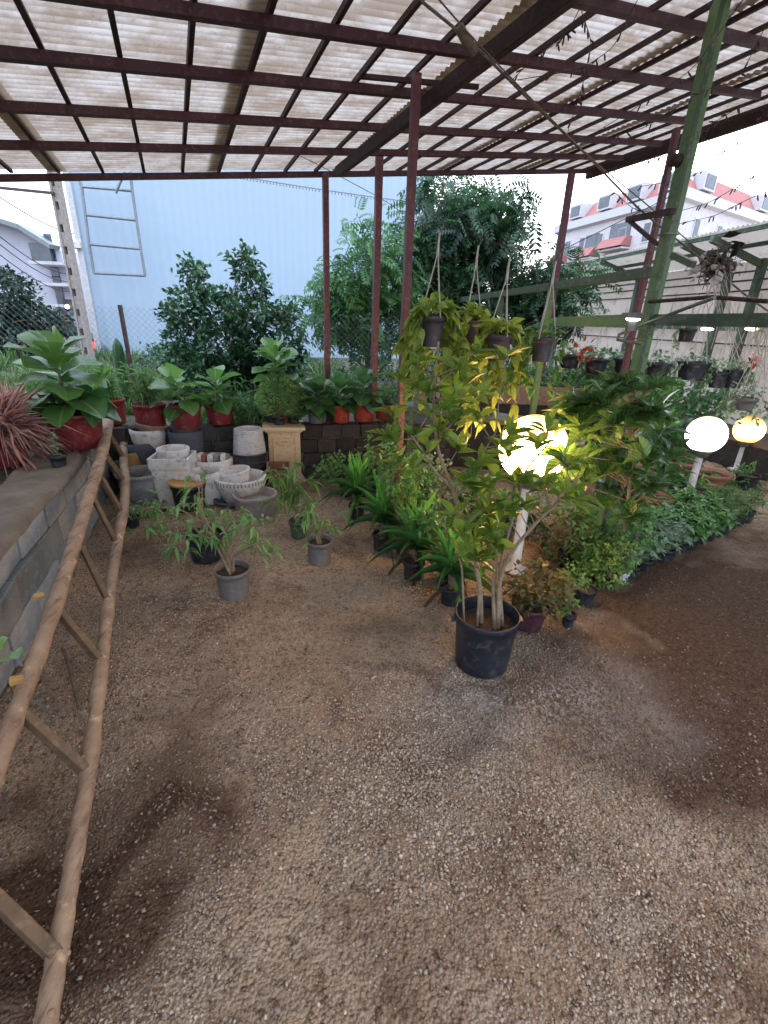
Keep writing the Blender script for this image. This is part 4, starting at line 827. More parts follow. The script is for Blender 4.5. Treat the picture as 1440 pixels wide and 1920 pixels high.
MB().lathe([(r*.9,0),(r*.915,.006),(r*.9,.012)],40,(0,0,h*.62)).build('band',M['stone_grey'],t)
t,l,r,h=stone('stone_bowl','tan rimmed dark bowl holding a small yellow pot, behind the grey urn','bowl',250,868,4.22,80,'stone_brown',bowl,t=.025,floor=.6)
y_,ly,ry,hy=stone('yellow_pot','small yellow clay pot standing in the tan rimmed bowl','pot',243,848,4.25,36,'yellow',[(1,0),(1.02,.03),(.95,.4),(.88,.8),(.86,.9),(.82,1)],z0=h*.6+.002,t=.012)
t,l,r,h=stone('dark_bowl','dark grey broad bowl under the two stacked lighter bowls','bowl',262,826,4.42,76,'stone_dark',bowl,t=.02,floor=.8); zz=h
t,l,r,h=stone('white_textured_bowl','weathered white bowl with carved texture, between dark bowl and brown dish','bowl',278,803,4.44,66,'stone_white',[(.72,0),(.8,.05),(.93,.4),(.97,.7),(1,.8),(1,1)],z0=zz*.86,t=.018,floor=.7,wobs=.0015); zz=zz*.86+h
t,l,r,h=stone('brown_dish','brown clay dish tilted on top of the white textured bowl','bowl',282,789,4.44,62,'brown',[(.75,0),(.8,.05),(.92,.6),(1,.85),(1,1)],z0=zz*.97,t=.012,floor=.4,h=.07,tilt=(math.radians(-3),math.radians(9),0))
t,l,r,h=stone('rubber_cylinder','wider dark speckled cylinder pot standing under a narrower one','pot',347,806,4.45,62,'stone_dark',cyl,t=.012,floor=.95); zz=h
t,l,r,h=stone('rubber_cylinder','narrow blue grey speckled cylinder pot on top of the wider dark one','pot',343,772,4.45,48,'stone_dark',cyl,z0=zz*.955,t=.012)
# square planter with ring pot in it
loc,r,h=spot(323,852,4.0,88); o=thing('square_planter','large square white stone planter tapering down, second pot from the grey urn','planter',loc,'stone and clay pots clustered by the back wall',rz=.12)
w=r*.80; mb=MB()
def ring4(w,z): return [(-w,-w*.9,z),(w,-w*.9,z),(w,w*.9,z),(-w,w*.9,z)]
V=sum([ring4(w*s,z) for s,z in ((.74,0),(.78,.01),(.93,h*.75),(1,h*.8),(1.02,h),(.9,h),(.86,h*.6))],[]); F=[[k*4+i,k*4+(i+1)%4,k*4+4+(i+1)%4,k*4+4+i] for k in range(6) for i in range(4)]+[[24,25,26,27]]; mb.add(V,F); mb.build('body',M['stone_white'],o,smooth=False,bevel=.012)
stone('white_pot','round white pot nested in the square white planter','pot',324,840,4.02,58,'stone_white',drum,z0=h*.62,t=.016)
# white drum with blocks
t,l,r,h=stone('white_drum_pot','round white pot filled with striped stone blocks','pot',398,858,4.28,74,'stone_white',drum,t=.02,floor=.85)
for i in range(5):
    mat=['stone_white','terra','stone_white','stone_brown','stone_white'][i]; lb=['leftmost white stone block lying in the round white pot','orange brown block, second from left in the round white pot','wide white block in the middle of the round white pot','brown stone block right of the middle one in the round white pot','rightmost pale block leaning in the round white pot'][i]
    P=(l[0]-r*.62+i*r*.30,l[1]-.02+rs.uniform(-.02,.02),h*.86); o=MB().box((0,0,.045),(r*.26,.11,.09),jit=.005).build('stone_block',M[mat],None,smooth=False,loc=P,bevel=.012); o.rotation_euler=(0,rs.uniform(-.12,.12),rs.uniform(-.3,.3)); tag(o,lb,'block','blocks in the round white pot')
# ribbed white inverted pot on black tub
loc,r,h=spot(467,845,4.45,72); o=thing('black_tub','black ribbed plastic tub under the white ribbed pot','tub',loc,'stone and clay pots clustered by the back wall'); pot(o,r,h,M['black'],.86,ribs=9,soil=False,fill=.9); 
MB().lathe([(0,h*.9),(r*.93,h*.9)],30).build('inner_disc',M['black'],o)
loc2,r2,h2=spot(465,804,4.45,60,h*.9); o=thing('white_ribbed_pot','shiny white ribbed plastic pot with a torn lower edge, on the black tub','pot',(loc2[0],loc2[1],h*.905)); 
pr=[(r2*1.02,0)]; 
for i in range(49): f=i/48; pr.append((r2*(1.02-.16*f)+.0035*math.cos(i*PI/2),h2*f))
pr+=[(r2*.83,h2+.003),(r2*.79,h2),(r2*.85,h2*.3),(r2*.9,.01),(0,.01)]; MB().lathe(pr,44).build('body',M['white_pl'],o)
# oval white pot with inner one
t,l,r,h=stone('white_oval_pot','wide white bowl pot with carved rim texture holding a smaller pot','pot',450,892,4.05,96,'stone_white',[(.55,0),(.6,.04),(.75,.3),(.9,.6),(.96,.72),(.98,.8),(1,.86),(1,1)],t=.022,floor=.6)
mb=MB()
for i in range(46):
    a=i*2*PI/46; mb.box((r*.985*math.cos(a),r*.985*math.sin(a),h*.9),(.012,.012,.03),np.array([[math.cos(a),math.sin(a),0],[-math.sin(a),math.cos(a),0],[0,0,1.]]))
mb.build('carved_rim',M['stone_brown'],t,smooth=False)
stone('white_small_pot','small white pot leaning inside the wide white carved bowl','pot',437,872,4.12,66,'stone_white',drum,z0=h*.62,t=.016,h=.13,tilt=(0,math.radians(-6),0))
stone('white_pot','plain white round pot behind the black pot with the yellow top','pot',383,882,4.0,64,'stone_white',drum,t=.018)
loc,r,h=spot(352,908,3.82,66); o=thing('black_pot','black plastic pot covered by a yellow clay saucer','pot',loc,'stone and clay pots clustered by the back wall'); pot(o,r*.95,h,M['black'],.82,soil=False)
o=thing('yellow_saucer','yellow clay saucer lying on the black pot','saucer',(loc[0],loc[1],h+.001)); MB().lathe([(0,0),(r*.8,0),(r,.012),(r*1.02,.03),(r*.97,.032),(r*.93,.02),(r*.3,.016),(0,.018)],40).build('body',M['yellow'],o)
t,l,r,h=stone('rough_grey_pot','rough grey stone pot with weathered sides, in front of the wide white bowl','pot',478,925,3.8,82,'stone_brown',drum,t=.02,floor=.7,wobs=.002)
stone('dark_round_pot','dark weathered round pot between the wide white bowl and the rough grey pot','pot',432,935,3.92,60,'stone_dark',bowl,t=.02)
stone('low_grey_basin','low brownish grey basin almost hidden behind the thin branches left of the black pot','basin',268,945,3.75,80,'stone_brown',bowl,t=.02)
# red-brown rectangular pot leaning against pedestal
b=G(528,912,0); t=thing('rectangular_pot','small red brown rectangular pot tipped forward against the cream pedestal','pot',(b[0],b[1]-.06,.0)); mb=MB(); w=.11
V=[];
for s,z in ((.8,0),(1,.26),(.9,.26),(.72,.03)): V+=[(-w*s,-.07*s,z),(w*s,-.07*s,z),(w*s,.07*s,z),(-w*s,.07*s,z)]
F=[[k*4+i,k*4+(i+1)%4,k*4+4+(i+1)%4,k*4+4+i] for k in range(3) for i in range(4)]+[[12,13,14,15],[3,2,1,0]]; mb.add(V,F); mb.build('body',M['terra'],t,smooth=False,bevel=.008); t.rotation_euler=(math.radians(28),0,.15); t.location[2]=.04
# ---------- weeping branch pots in the yard
def weeping(t,z,branches,seed,L=.066,W=.021,mat='l_weep',dens=11):
    rs.seed(seed); lf=MB();st=MB()
    for br in branches:
        pts=[loc3(t,A(x,y,Y)) for x,y,Y in br]; pts=[np.array([rs.normal(0,.01),rs.normal(0,.01),z-.02])]+pts
        # smooth
        tt_=np.linspace(0,len(pts)-1,len(pts)*4); ip=np.stack([np.interp(tt_,range(len(pts)),[p[k] for p in pts]) for k in range(3)],1); ip[1:-1]=(ip[:-2]+ip[1:-1]*2+ip[2:])/4
        st.tube(ip,np.linspace(.009,.003,len(ip)),7)
        n=int(dens*len(br)*.36); f=rs.uniform(.3,1,n)**.6; ii=(f*(len(ip)-1)).astype(int); tw=ip[ii]+rs.normal(0,.042,(n,3))*[1,1,.6]
        for k in range(0,n,3): st.tube([ip[ii[k]],(ip[ii[k]]+tw[k])/2+np.array([0,0,.01]),tw[k]],.0018,4,cap=False)
        for k in range(n):
            m_=rs.randint(3,6); D=rdir(m_,-.15,nrm(tw[k]-ip[ii[k]]+1e-4)*.8,.7); lf.leaves(T_oval,tw[k]+rs.normal(0,.012,(m_,3)),D,L*rs.uniform(.6,1.15,m_),W,rs.uniform(.1,1,m_),droop=.55,roll=.25)
    st.build('branch',M['palestem'],t); lf.build('foliage',M[mat],t)
b,r,h=P_(433,1065,1127,66); t=thing('potted_weeping_plant','pale branched plant with drooping leaves in the nearest grey pot, front left of the yard','potted plant',b); z=pot(t,r,h,M['greypot'],.8)
Yb=b[1]; weeping(t,z,[[(430,1050,Yb),(400,1000,Yb),(375,955,Yb+.05),(372,900,Yb+.1)],[(425,1040,Yb),(445,1000,Yb-.02),(480,985,Yb),(500,990,Yb)],[(400,1010,Yb),(350,1000,Yb-.05),(340,1025,Yb-.1)],[(420,1000,Yb+.1),(440,960,Yb+.15),(450,960,Yb+.2)],[(440,1040,Yb),(480,1020,Yb-.1),(495,1040,Yb-.15)]],31)
b,r,h=P_(380,1000,1057,68); t=thing('potted_weeping_plant','spreading drooping leaved plant in the black pot behind the nearest grey one','potted plant',b); z=pot(t,r,h,M['black'],.8)
Yb=b[1]; weeping(t,z,[[(375,985,Yb),(350,960,Yb),(310,950,Yb+.1),(270,955,Yb+.1)],[(380,960,Yb),(378,890,Yb+.05)],[(400,980,Yb),(430,950,Yb+.1)],[(350,970,Yb),(290,985,Yb),(245,1000,Yb-.1)],[(340,970,Yb+.2),(260,950,Yb+.3),(230,960,Yb+.3)]],32,dens=9)
b,r,h=P_(597,1012,1062,50); t=thing('potted_weeping_plant','small drooping leaved plant in the grey pot standing alone in mid yard','potted plant',b); z=pot(t,r,h,M['greypot'],.82)
Yb=b[1]; weeping(t,z,[[(590,990,Yb),(580,960,Yb),(565,950,Yb)],[(600,990,Yb),(610,965,Yb)],[(598,1000,Yb),(620,970,Yb+.05)]],33,dens=9)
b=G(560,1005,0); t=thing('potted_weeping_plant','arching light green plant in a dark green pot behind the lone grey pot','potted plant',b); z=pot(t,.075,.14,M['green_dk'],.8)
Yb=b[1]; weeping(t,z,[[(556,940,Yb),(550,900,Yb),(525,885,Yb),(510,900,Yb)],[(560,930,Yb),(558,910,Yb+.1),(570,900,Yb+.1)],[(555,950,Yb),(530,930,Yb),(520,950,Yb)],[(555,940,Yb),(545,900,Yb),(555,870,Yb)],[(560,950,Yb),(590,940,Yb)]],34,L=.1,mat='l_lime',dens=9)
b=G(250,990,0); t=thing('potted_weeping_plant','low drooping branches in a hidden small pot beside the right ladder rail','potted plant',b); z=pot(t,.06,.10,M['black'],.8); Yb=b[1]
weeping(t,z,[[(255,975,Yb),(290,955,Yb),(320,950,Yb)],[(245,980,Yb),(230,1010,Yb-.15),(240,1025,Yb-.2)],[(240,970,Yb),(225,950,Yb)]],35,dens=8)
# ---------- yuccas
def yucca(px,pyb,Lf,lb,seed,Y=None,pr=.075,ph=.13,mt='black',trunk=.10):
    b=G(px,pyb,0); b[1]+=pr*.8; t=thing('potted_yucca',lb,'potted plant',b,'yuccas in black pots along the gravel edge'); z=pot(t,pr,ph,M[mt],.82); rs.seed(seed)
    st=MB().tube([(0,0,z-.02),(rs.normal(0,.01),0,z+trunk)],[.02,.022],9); st.build('trunk',M['bark'],t)
    lf=MB(); N=27; a=np.arange(N)*2.4; f=np.linspace(0,1,N); el=.15+1.38*f**.75; D=np.stack([np.cos(a)*np.cos(el),np.sin(a)*np.cos(el),np.sin(el)],1)+rs.normal(0,.06,(N,3)); P=np.tile([0,0,z+trunk*.8],(N,1)); P[:,2]+=f*trunk*.6
    lf.leaves(T_blade,P,D,1.35*Lf*(.85+.25*rs.rand(N))*(.9-.15*(f>.85)),.031,np.clip(f**1.8+rs.normal(0,.08,N),0,1),droop=.85*(1-f)**1.3,roll=.15); lf.leaves(T_blade,np.tile([0,0,z+trunk*.6],(3,1)),rdir(3,-.1),Lf*.8,.022,.5,droop=.9); lf.build('foliage',M['l_yuc'],t); db=MB(); db.leaves(T_blade,np.tile([0,0,z+trunk*.45],(3,1)),rdir(3,-.3),Lf*.7,.018,rs.rand(3),droop=.8); db.build('dry_foliage',M['l_brown'],t)
yucca(845,1142,.32,'nearest yucca in a dark blue pot, touching the big black pot',41,mt='blackblue',pr=.068)
yucca(775,1090,.34,'second yucca with a bright upright crown, left of the nearest one',42)
yucca(715,1035,.33,'third yucca back with long arching leaves, in a dark pot',43)
yucca(668,975,.33,'farthest yucca of the row, closest to the dark wall',44)
yucca(762,1000,.26,'small dark yucca tucked between the second and third ones',45,pr=.06)
# ---------- big potted shrub with four stems
b,r,h=P_(909,1148,1268,118); b=np.array(b); t=thing('potted_shrub','tall four stemmed shrub with glossy veined leaves in the large black pot','potted plant',b); z=pot(t,r,h,M['blackblue'],.84,rimh=.03,rimw=.006,fill=.80,n=56); Ym=b[1]; print('bigpot',b,r,h)
for sx in (-1,1): MB().box((sx*(r+.008),0,h-.035),(.02,.05,.014),jit=.001).build('handle',M['blackblue'],t,smooth=False,bevel=.003)
rs.seed(77); st=MB()
stems=[([(900,1100,0),(888,1040,0),(868,980,0),(848,915,.02),(822,850,.04),(812,780,.05),(815,700,.05),(822,640,.05)],.0125),
 ([(868,1110,-.02),(866,1060,-.03),(850,1020,-.03)],.006),
 ([(925,1100,.02),(932,1040,.05),(925,980,.06),(905,930,.08),(890,890,.1)],.0115),
 ([(935,1100,0),(945,1060,-.02),(970,1020,-.05),(1015,970,-.05),(1060,930,-.02),(1085,890,0)],.0120),
 ([(935,1080,.02),(945,1030,.04),(965,960,.06),(985,880,.1),(1030,830,.1)],.009),
 ([(900,1100,0),(888,1040,0),(868,980,0),(848,915,.02),(815,885,-.05),(795,850,-.08),(770,815,-.1)],.007),
 ([(900,1100,0),(888,1040,0),(868,980,0),(852,915,.02),(880,880,.05),(905,850,.08),(930,810,.1)],.007)]
tips=[]
for pts,r0 in stems:
    Pp=[np.array([rs.normal(0,.02)+(pts[0][0]-912)/FPX*1.9,rs.normal(0,.015),z-.02])]+[loc3(t,A(x,y,Ym+dy)) for x,y,dy in pts]
    tt_=np.linspace(0,len(Pp)-1,len(Pp)*5); ip=np.stack([np.interp(tt_,range(len(Pp)),[p[k] for p in Pp]) for k in range(3)],1)
    for _ in range(2): ip[1:-1]=(ip[:-2]+ip[1:-1]*2+ip[2:])/4
    st.tube(ip,np.linspace(r0,max(.0035,r0*.35),len(ip)),9); tips.append(ip)
clus=[(905,640,.15),(870,668,.1),(850,690,.1),(940,668,.1),(790,672,0),(745,722,-.1),(745,870,-.1),(775,880,-.1),(790,728,.0),(800,740,0),(860,745,0),(820,800,0),(900,740,0),(835,735,.05),(880,715,.15),(830,770,0),(735,765,-.1),(770,800,-.1),(860,785,0),(905,765,.1),(735,825,-.15),(815,828,0),(865,830,.05),(920,812,.05),(965,800,.1),(905,862,0),(950,850,.1),(1000,835,.1),(1035,805,.2),(875,905,-.05),(930,900,0),(975,900,.05),(1020,900,-.02),(1055,870,0),(1050,925,-.05),(900,955,-.05),(940,950,0),(880,1000,-.1),(925,1005,0),(985,950,-.05),(860,1040,-.1),(900,1048,-.05),(935,1035,.03),(845,965,-.08),(1090,930,0)]
lf=MB(); allp=np.concatenate(tips)
for x,y,dy in clus:
    for rep_ in range(2 if (y>860 and x>860) else 1):
        c_=loc3(t,A(x+rs.normal(0,9),y+rs.normal(0,9),Ym+dy+rs.normal(0,.05))); i=np.argmin(np.linalg.norm(allp-c_-np.array([0,0,-.06]),axis=1)+(allp[:,2]>c_[2])*.3); q=allp[i]
        cv=curve(q,c_,rs.normal(0,.012,3)+np.array([0,0,-.01])); st.tube(cv,np.linspace(.0035,.0016,7),5,cap=False)
        rosette(lf,c_,nrm(c_-q)*.6+np.array([0,-.1,1.0]),rs.randint(5,8),.105,.047,T_oval,(.05,.95),droop=.06,open_=.95,roll=.3,lj=.35)
st.build('stem',M['palestem'],t); lf.build('foliage',M['l_zeb'],t)
# ---------- second shrub with large leaves, right of the near lamp
b=np.array([1.62,3.45,0]); t=thing('potted_shrub','broad leaved dark shrub spreading right of the near lamp globe','potted plant',b); z=pot(t,.12,.20,M['blackblue'],.8); rs.seed(9); st=MB(); lf=MB(); Ys=2.85
tr=[loc3(t,A(x,y,Ys)) for x,y in ((1170,1000),(1178,940),(1185,870),(1188,800),(1192,730))]; tr=[np.array([0,0,z-.02])]+tr; tt_=np.linspace(0,5,26); ip=np.stack([np.interp(tt_,range(6),[p[k] for p in tr]) for k in range(3)],1); ip[1:-1]=(ip[:-2]+ip[1:-1]*2+ip[2:])/4; st.tube(ip,np.linspace(.016,.006,26),9)
for (x,y) in ((1080,745),(1115,765),(1060,770),(1140,735),(1180,722),(1225,720),(1160,770),(1205,765),(1245,770),(1250,800),(1085,800),(1120,815),(1060,840),(1150,845),(1190,835),(1100,865),(1140,885),(1185,890),(1220,860),(1080,905),(1165,925),(1120,935),(1210,915),(1240,895),(1180,965),(1255,850)):
    for k in range(2):
        c_=loc3(t,A(x+rs.normal(0,10),y+rs.normal(0,10),Ys+rs.uniform(-.2,.3))); q=ip[np.argmin(np.linalg.norm(ip-c_-np.array([0,0,-.15]),axis=1))]; st.tube(curve(q,c_,rs.normal(0,.02,3)),np.linspace(.006,.002,7),5,cap=False); rosette(lf,c_,nrm(c_-q)*.6+np.array([0,-.15,.9]),rs.randint(6,9),.18,.085,T_oval,(.1,.8),droop=.12,open_=1.)
st.build('stem',M['palestem'],t); lf.build('foliage',M['l_gar'],t)
# ---------- lamps
def globe_lamp(x,y,rpx,basep,col_,stren,lb,nm,warm):
    b=basep; P=A(x,y,b[1]); r=rpx/FPX*dep(P); t=thing('globe_lamp',lb,'lamp',(b[0],b[1],0),'globe lamps along the planting strip'); zc=zat(b,y)
    MB().lathe([(0,0),(.09,0),(.09,.012),(.035,.02),(.032,zc-r-.03)],28).build('pole',M['polepost'],t)
    MB().lathe([(.034,zc-r-.05),(.06,zc-r-.035),(r*.55,zc-r*.86),(r*.56,zc-r*.80),(0,zc-r*.8)],28).build('collar',M['greysteel'],t)
    MB().sphere((0,0,zc),r,36,22).build('globe',emisg(nm,col_,stren,r),t); return t,zc,r
b1=np.array([G(965,1075)[0],2.95,0]); print('lamp1',b1); b1[0]=A(975,1000,2.95)[0]
globe_lamp(990,842,63,b1,(1,.56,.18),42,'nearest globe lamp glowing warm yellow behind the tall potted shrub','globe_glow_yellow',1)
b2=G(1290,945); globe_lamp(1322,815,34,np.array([A(1305,880,4.45)[0],4.45,0]),(.88,.95,1.),12,'middle globe lamp shining cold white on a white post','globe_glow_white',0)
globe_lamp(1396,806,25,np.array([A(1390,850,5.8)[0],5.8,0]),(1,.50,.16),9,'farthest globe lamp glowing orange near the right edge','globe_glow_orange',1)
b=A(1231,797,6.0); t=thing('globe_lamp','small unlit white globe lamp far behind the middle lamp','lamp',(b[0],b[1],0)); MB().tube([(0,0,0),(0,0,b[2])],.02,10).build('pole',M['polepost'],t); MB().sphere((0,0,b[2]),.09,20,12).build('globe',M['white_pl'],t)
# ---------- middle shrubbery
rs.seed(19); SG='shrubs massed under the hanging pots'
sp_=[('leafy_shrub','dark leafy shrub at the foot of the dark wall, left end of the mass',(650,900),4.35,[(640,878,38,26),(610,885,20,16)],'l_mid',T_oval3,1100,.05,.03),
('leafy_shrub','bronze green shrub behind the farthest yucca',(705,900),4.5,[(700,860,45,26),(690,885,40,20)],'l_red',T_oval3,1300,.045,.025),
('leafy_shrub','soft green fine leaved shrub left of the tall shrub stems',(760,940),3.8,[(750,885,42,30),(790,900,34,30),(765,925,40,20)],'l_mid',T_oval3,1400,.045,.024),
('leafy_shrub','bluish green shrub low beneath the bench and its pots',(800,960),3.7,[(800,880,36,34),(830,930,38,36),(790,945,34,22)],'l_grey',T_oval3,1300,.05,.028),
('leafy_shrub','dark shrub in the shade behind the near lamp post',(900,1000),3.5,[(880,930,40,44),(930,960,44,40),(990,960,36,40),(900,1010,44,26)],'l_dark',T_oval,700,.08,.04),
('twiggy_shrub','reddish twiggy shrub with sparse leaves right of the near lamp post',(1060,1060),3.05,[(1040,1010,40,34),(1080,1000,40,34),(1030,1060,34,30),(1070,1060,34,34)],'l_red',T_oval3,900,.04,.02),
('leafy_shrub','dense dark bushy mass under the broad leaved shrub',(1130,1030),3.3,[(1120,985,50,40),(1170,985,40,42),(1080,975,40,36),(1210,975,34,38),(1150,1020,50,30),(1200,1020,30,26)],'l_mid',T_oval3,1200,.05,.028),
('leafy_shrub','soft dark green shrub in the gap between the yuccas and the slim maroon post',(760,960),3.15,[(735,890,40,34),(765,925,36,30),(715,850,30,28),(800,960,30,28),(780,880,36,30)],'l_mid',T_oval3,1300,.045,.025),
('leafy_shrub','low dark shrub behind the nearest yucca and left of the big pot',(840,1060),2.75,[(820,1010,34,30),(850,1050,30,28),(800,980,30,24)],'l_dark',T_oval3,1300,.045,.025),
('leafy_shrub','mid green shrub filling the strip between the bronze shrub and the seedling row',(1150,1080),2.95,[(1100,1020,40,36),(1150,1010,40,36),(1060,1050,36,30),(1190,1010,34,30),(1130,1050,40,30)],'l_mid',T_oval3,1600,.04,.022),
('small_leaved_shrub','bright lime small leaved shrub at the path corner, above the white pots',(1130,1120),2.75,[(1105,1060,36,36),(1140,1050,38,36),(1115,1095,42,32),(1145,1075,30,28),(1095,1130,30,20),(1130,1120,26,18),(1170,1035,28,26)],'l_lime',T_oval3,3600,.028,.017),
('small_leaved_shrub','fresh green round leaved shrub at the very tip of the planting strip',(1090,1140),2.55,[(1075,1090,26,34),(1080,1130,30,24),(1050,1110,22,26)],'l_lime',T_oval3,2400,.030,.018)]
for nm,lb,bp,Y,bs,mt,T,n,L,W in sp_:
    c0=A(bp[0],bp[1],Y); shrub(nm,lb,'shrub',(c0[0],Y,0),[bl(x,y,rx,ry,Y+rs.uniform(-.08,.12)) for x,y,rx,ry in bs],mt,T,n,L,W,group=SG,potm='black',potr=.07,poth=.11)
b=G(996,1190,0); b[1]+=.09; shrub('potted_bronze_shrub','bronze brown leafy shrub in a dark red pot right behind the large black pot','potted plant',b,[bl(1005,1090,54,40,b[1]),bl(975,1120,34,32,b[1]),bl(1040,1120,34,30,b[1])],'l_red',T_oval3,1900,.042,.024,potm='maroon',potr=.105,poth=.15)  # red pot takes the dark maroon; its shade is put into the colour
b=G(1068,1178,0); b[1]+=.04; shrub('potted_seedling','small yellowish seedling in a little dark pot beside the dark red pot','potted plant',b,[bl(1068,1135,22,14,b[1])],'l_lime',T_oval3,3000,.028,.018,potm='black',potr=.042,poth=.075)
# row of small pots along the path
E1=G(1180,1102);E2=G(1415,985); ed=nrm(E2-E1); perp=np.array([-ed[1],ed[0],0]); n0=15
ords=['first','second','third','fourth','fifth','sixth','seventh','eighth','ninth','tenth','eleventh','twelfth','thirteenth','fourteenth','fifteenth']
LR=np.linalg.norm(E2-E1)
def seedl(t,z,seed,mt,L=.06,W=.02,R=.085,H=.16,n=16):
    rs.seed(seed); lf=MB();st=MB()
    for k in range(n):
        e=np.array([rs.normal(0,R*.55),rs.normal(0,R*.55),z+rs.uniform(.45,1.)*H]); st.tube(curve((rs.normal(0,.008),rs.normal(0,.008),z-.01),e,rs.normal(0,.012,3)),np.linspace(.003,.0015,7),5,cap=False); rosette(lf,e,(rs.normal(0,.4),rs.normal(0,.4),1),9,L,W,T_oval3,(.1,1),droop=.3,open_=1.2)
    st.build('stem',M['greenstem'],t); lf.build('foliage',M[mt],t)
for row in range(2):
    protos=[]
    for i in range(n0):
        pos=E1+ed*(LR*(i+.5*row)/(n0-1)*1.02)+perp*(.10+.17*row)+rs.normal(0,.012,3)*[1,1,0]
        fm='l_grey' if i<6 else ('l_mid' if i<11 else 'l_grass')
        kindw='grey green' if i<6 else ('glossy dark' if i<11 else 'feathery')
        lb=f"{kindw} seedling in {'white' if (row==0 and i==0) or (row==1 and i==0) else 'black'} pot, {ords[i]} from the path corner in the {['front','back'][row]} row"
        key=(fm,(i==0))
        src=next((o for k_,o in protos if k_==key),None)
        if src is None:
            t=thing('potted_seedling',lb,'potted plant',pos,'small nursery pots along the path'); z=pot(t,.055,.10,M['white_pl' if i==0 else 'black'],.8,n=24); seedl(t,z,60+i+row*20,fm,L=.075 if fm=='l_mid' else .05,W=.026 if fm!='l_grass' else .010,R=.1,H=.17+.03*row,n=18); protos.append((key,t))
        else:
            t=copy_tree(src); t.location=tuple(pos); t.rotation_euler[2]=rs.rand()*6; t['label']=lb; s_=rs.uniform(.88,1.15); t.scale=(s_,s_,s_)
# masses right of the row
for (nm,lb,bp,Y,bs,mt,T,n,L,W) in (('leafy_shrub','round leaved pale shrub between the terracotta pot and the seedling row',(1200,1010),3.45,[(1190,985,30,30),(1215,1000,26,24)],'l_grey',T_oval3,1500,.045,.03),
 ('leafy_shrub','feathery green shrub at the foot of the farthest lamp',(1390,930),5.0,[(1385,900,32,28),(1360,920,26,22),(1410,925,20,16)],'l_mid',T_lance,900,.08,.02),
 ('leafy_shrub','green shrub with long leaves at the foot of the middle lamp',(1300,960),4.35,[(1290,955,34,24),(1330,950,36,22)],'l_mid',T_lance,900,.09,.02),
 ('leafy_shrub','dark shrub mass behind the middle lamp globe',(1250,880),5.3,[(1250,830,40,46),(1215,800,34,30),(1275,870,34,34)],'l_dark',T_oval,420,.10,.05),
 ('leafy_shrub','spiky green shrub above the terracotta pots',(1260,920),4.6,[(1240,905,40,26),(1280,915,34,24)],'l_mid',T_lance,800,.11,.024),
 ('leafy_shrub','dark leafy shrub against the greenhouse bench, below the long hanging baskets',(1130,740),6.5,[(1100,690,50,30),(1180,690,40,30),(1140,715,60,26),(1240,730,60,24)],'l_dark',T_oval,260,.10,.05),
 ('leafy_shrub','dense mid green shrub bank behind the unlit white globe',(1180,850),4.9,[(1080,780,50,36),(1140,770,46,36),(1200,780,46,36),(1170,830,50,40),(1230,750,34,26)],'l_mid',T_oval3,520,.08,.04),
 ('leafy_shrub','shadowy shrub bank under the dark hanging baskets on the right',(1280,780),5.6,[(1290,745,50,26),(1340,765,46,26),(1240,740,40,26),(1300,790,40,30),(1170,735,60,24),(1090,730,50,26)],'l_dark',T_oval3,420,.09,.045),
 ('leafy_shrub','dark leafy shrub filling the back below the leftmost hanging pot',(800,790),6.0,[(790,745,40,24),(850,740,50,22),(900,745,40,20)],'l_tree',T_oval3,500,.07,.04)):
    c0=A(bp[0],bp[1],Y); shrub(nm,lb,'shrub',(c0[0],Y,0),[bl(x,y,rx,ry,Y+rs.uniform(-.08,.12)) for x,y,rx,ry in bs],mt,T,n,L,W,group='background shrubs on the right',potm='black',potr=.12,poth=.18,up=.8)
# terracotta bowls
for (x,yt,Y,w,lb) in ((1232,928,3.9,58,'large terracotta bowl planter above the black pots, nearest of the terracotta ones'),(1335,885,4.9,62,'broad terracotta bowl planter right of the middle lamp post'),(1278,862,5.2,60,'shallow terracotta bowl planter behind and left of the middle lamp post')):
    loc,r,h=spot(x,yt,Y,w); o=thing('terracotta_planter',lb,'planter',loc,'terracotta bowls in the planting strip'); pot(o,r*1.05,h,M['terra'],.62,rimh=.04,rimw=.015,fill=.9); rs.seed(int(x)); lf=MB(); rosette(lf,np.array([0,0,h*.9]),(0,0,1),16,.14,.03,T_lance,(.2,.9),open_=1.2); lf.build('foliage',M['l_mid'],o)
b=G(1215,1010); o=thing('black_pot','large black pot standing under the nearest terracotta bowl','pot',(b[0],b[1]+.1,0)); pot(o,.13,.17,M['black'],.85)
# bench with pots in the middle
ben=thing('plant_bench','low steel bench with pale green rails holding grey pots behind the tall shrub','bench',(0,0,0)); p0=A(760,765,4.6);p1=A(1010,800,3.9); p1[2]=p0[2]
for off in (0,.28): MB().beam(p0+np.array([.1,1,0])*off,p1+np.array([.1,1,0])*off,.04,.04).build('rail',M['green_dk'],ben,smooth=False)
MB().beam(p0+np.array([.1,1,0])*.14+np.array([0,0,.024]),p1+np.array([.1,1,0])*.14+np.array([0,0,.024]),.30,.006).build('shelf',M['greysteel'],ben,smooth=False)
for f in (.05,.95):
    for off in (0,.28):
        q=p0+(p1-p0)*f+np.array([.1,1,0])*off; MB().box((q[0],q[1],q[2]/2-.012),(.035,.035,q[2]-.026)).build('leg',M['green_dk'],ben,smooth=False)
for f,rr_,hh_,lb,mt in ((.12,.075,.13,'grey pot with a green plant at the left end of the bench','greypot'),(.38,.085,.15,'tilted grey bag shaped pot in the middle of the bench','greypot'),(.65,.08,.12,'black pot near the right end of the bench','black')):
    q=p0+(p1-p0)*f+np.array([.1,1,0])*.14; t=thing('potted_plant',lb,'potted plant',(q[0],q[1],q[2]+.028),'pots on the steel bench'); z=pot(t,rr_,hh_,M[mt],.8); seedl(t,z,int(f*100),'l_mid',L=.09,W=.035,R=.1,H=.14,n=9)
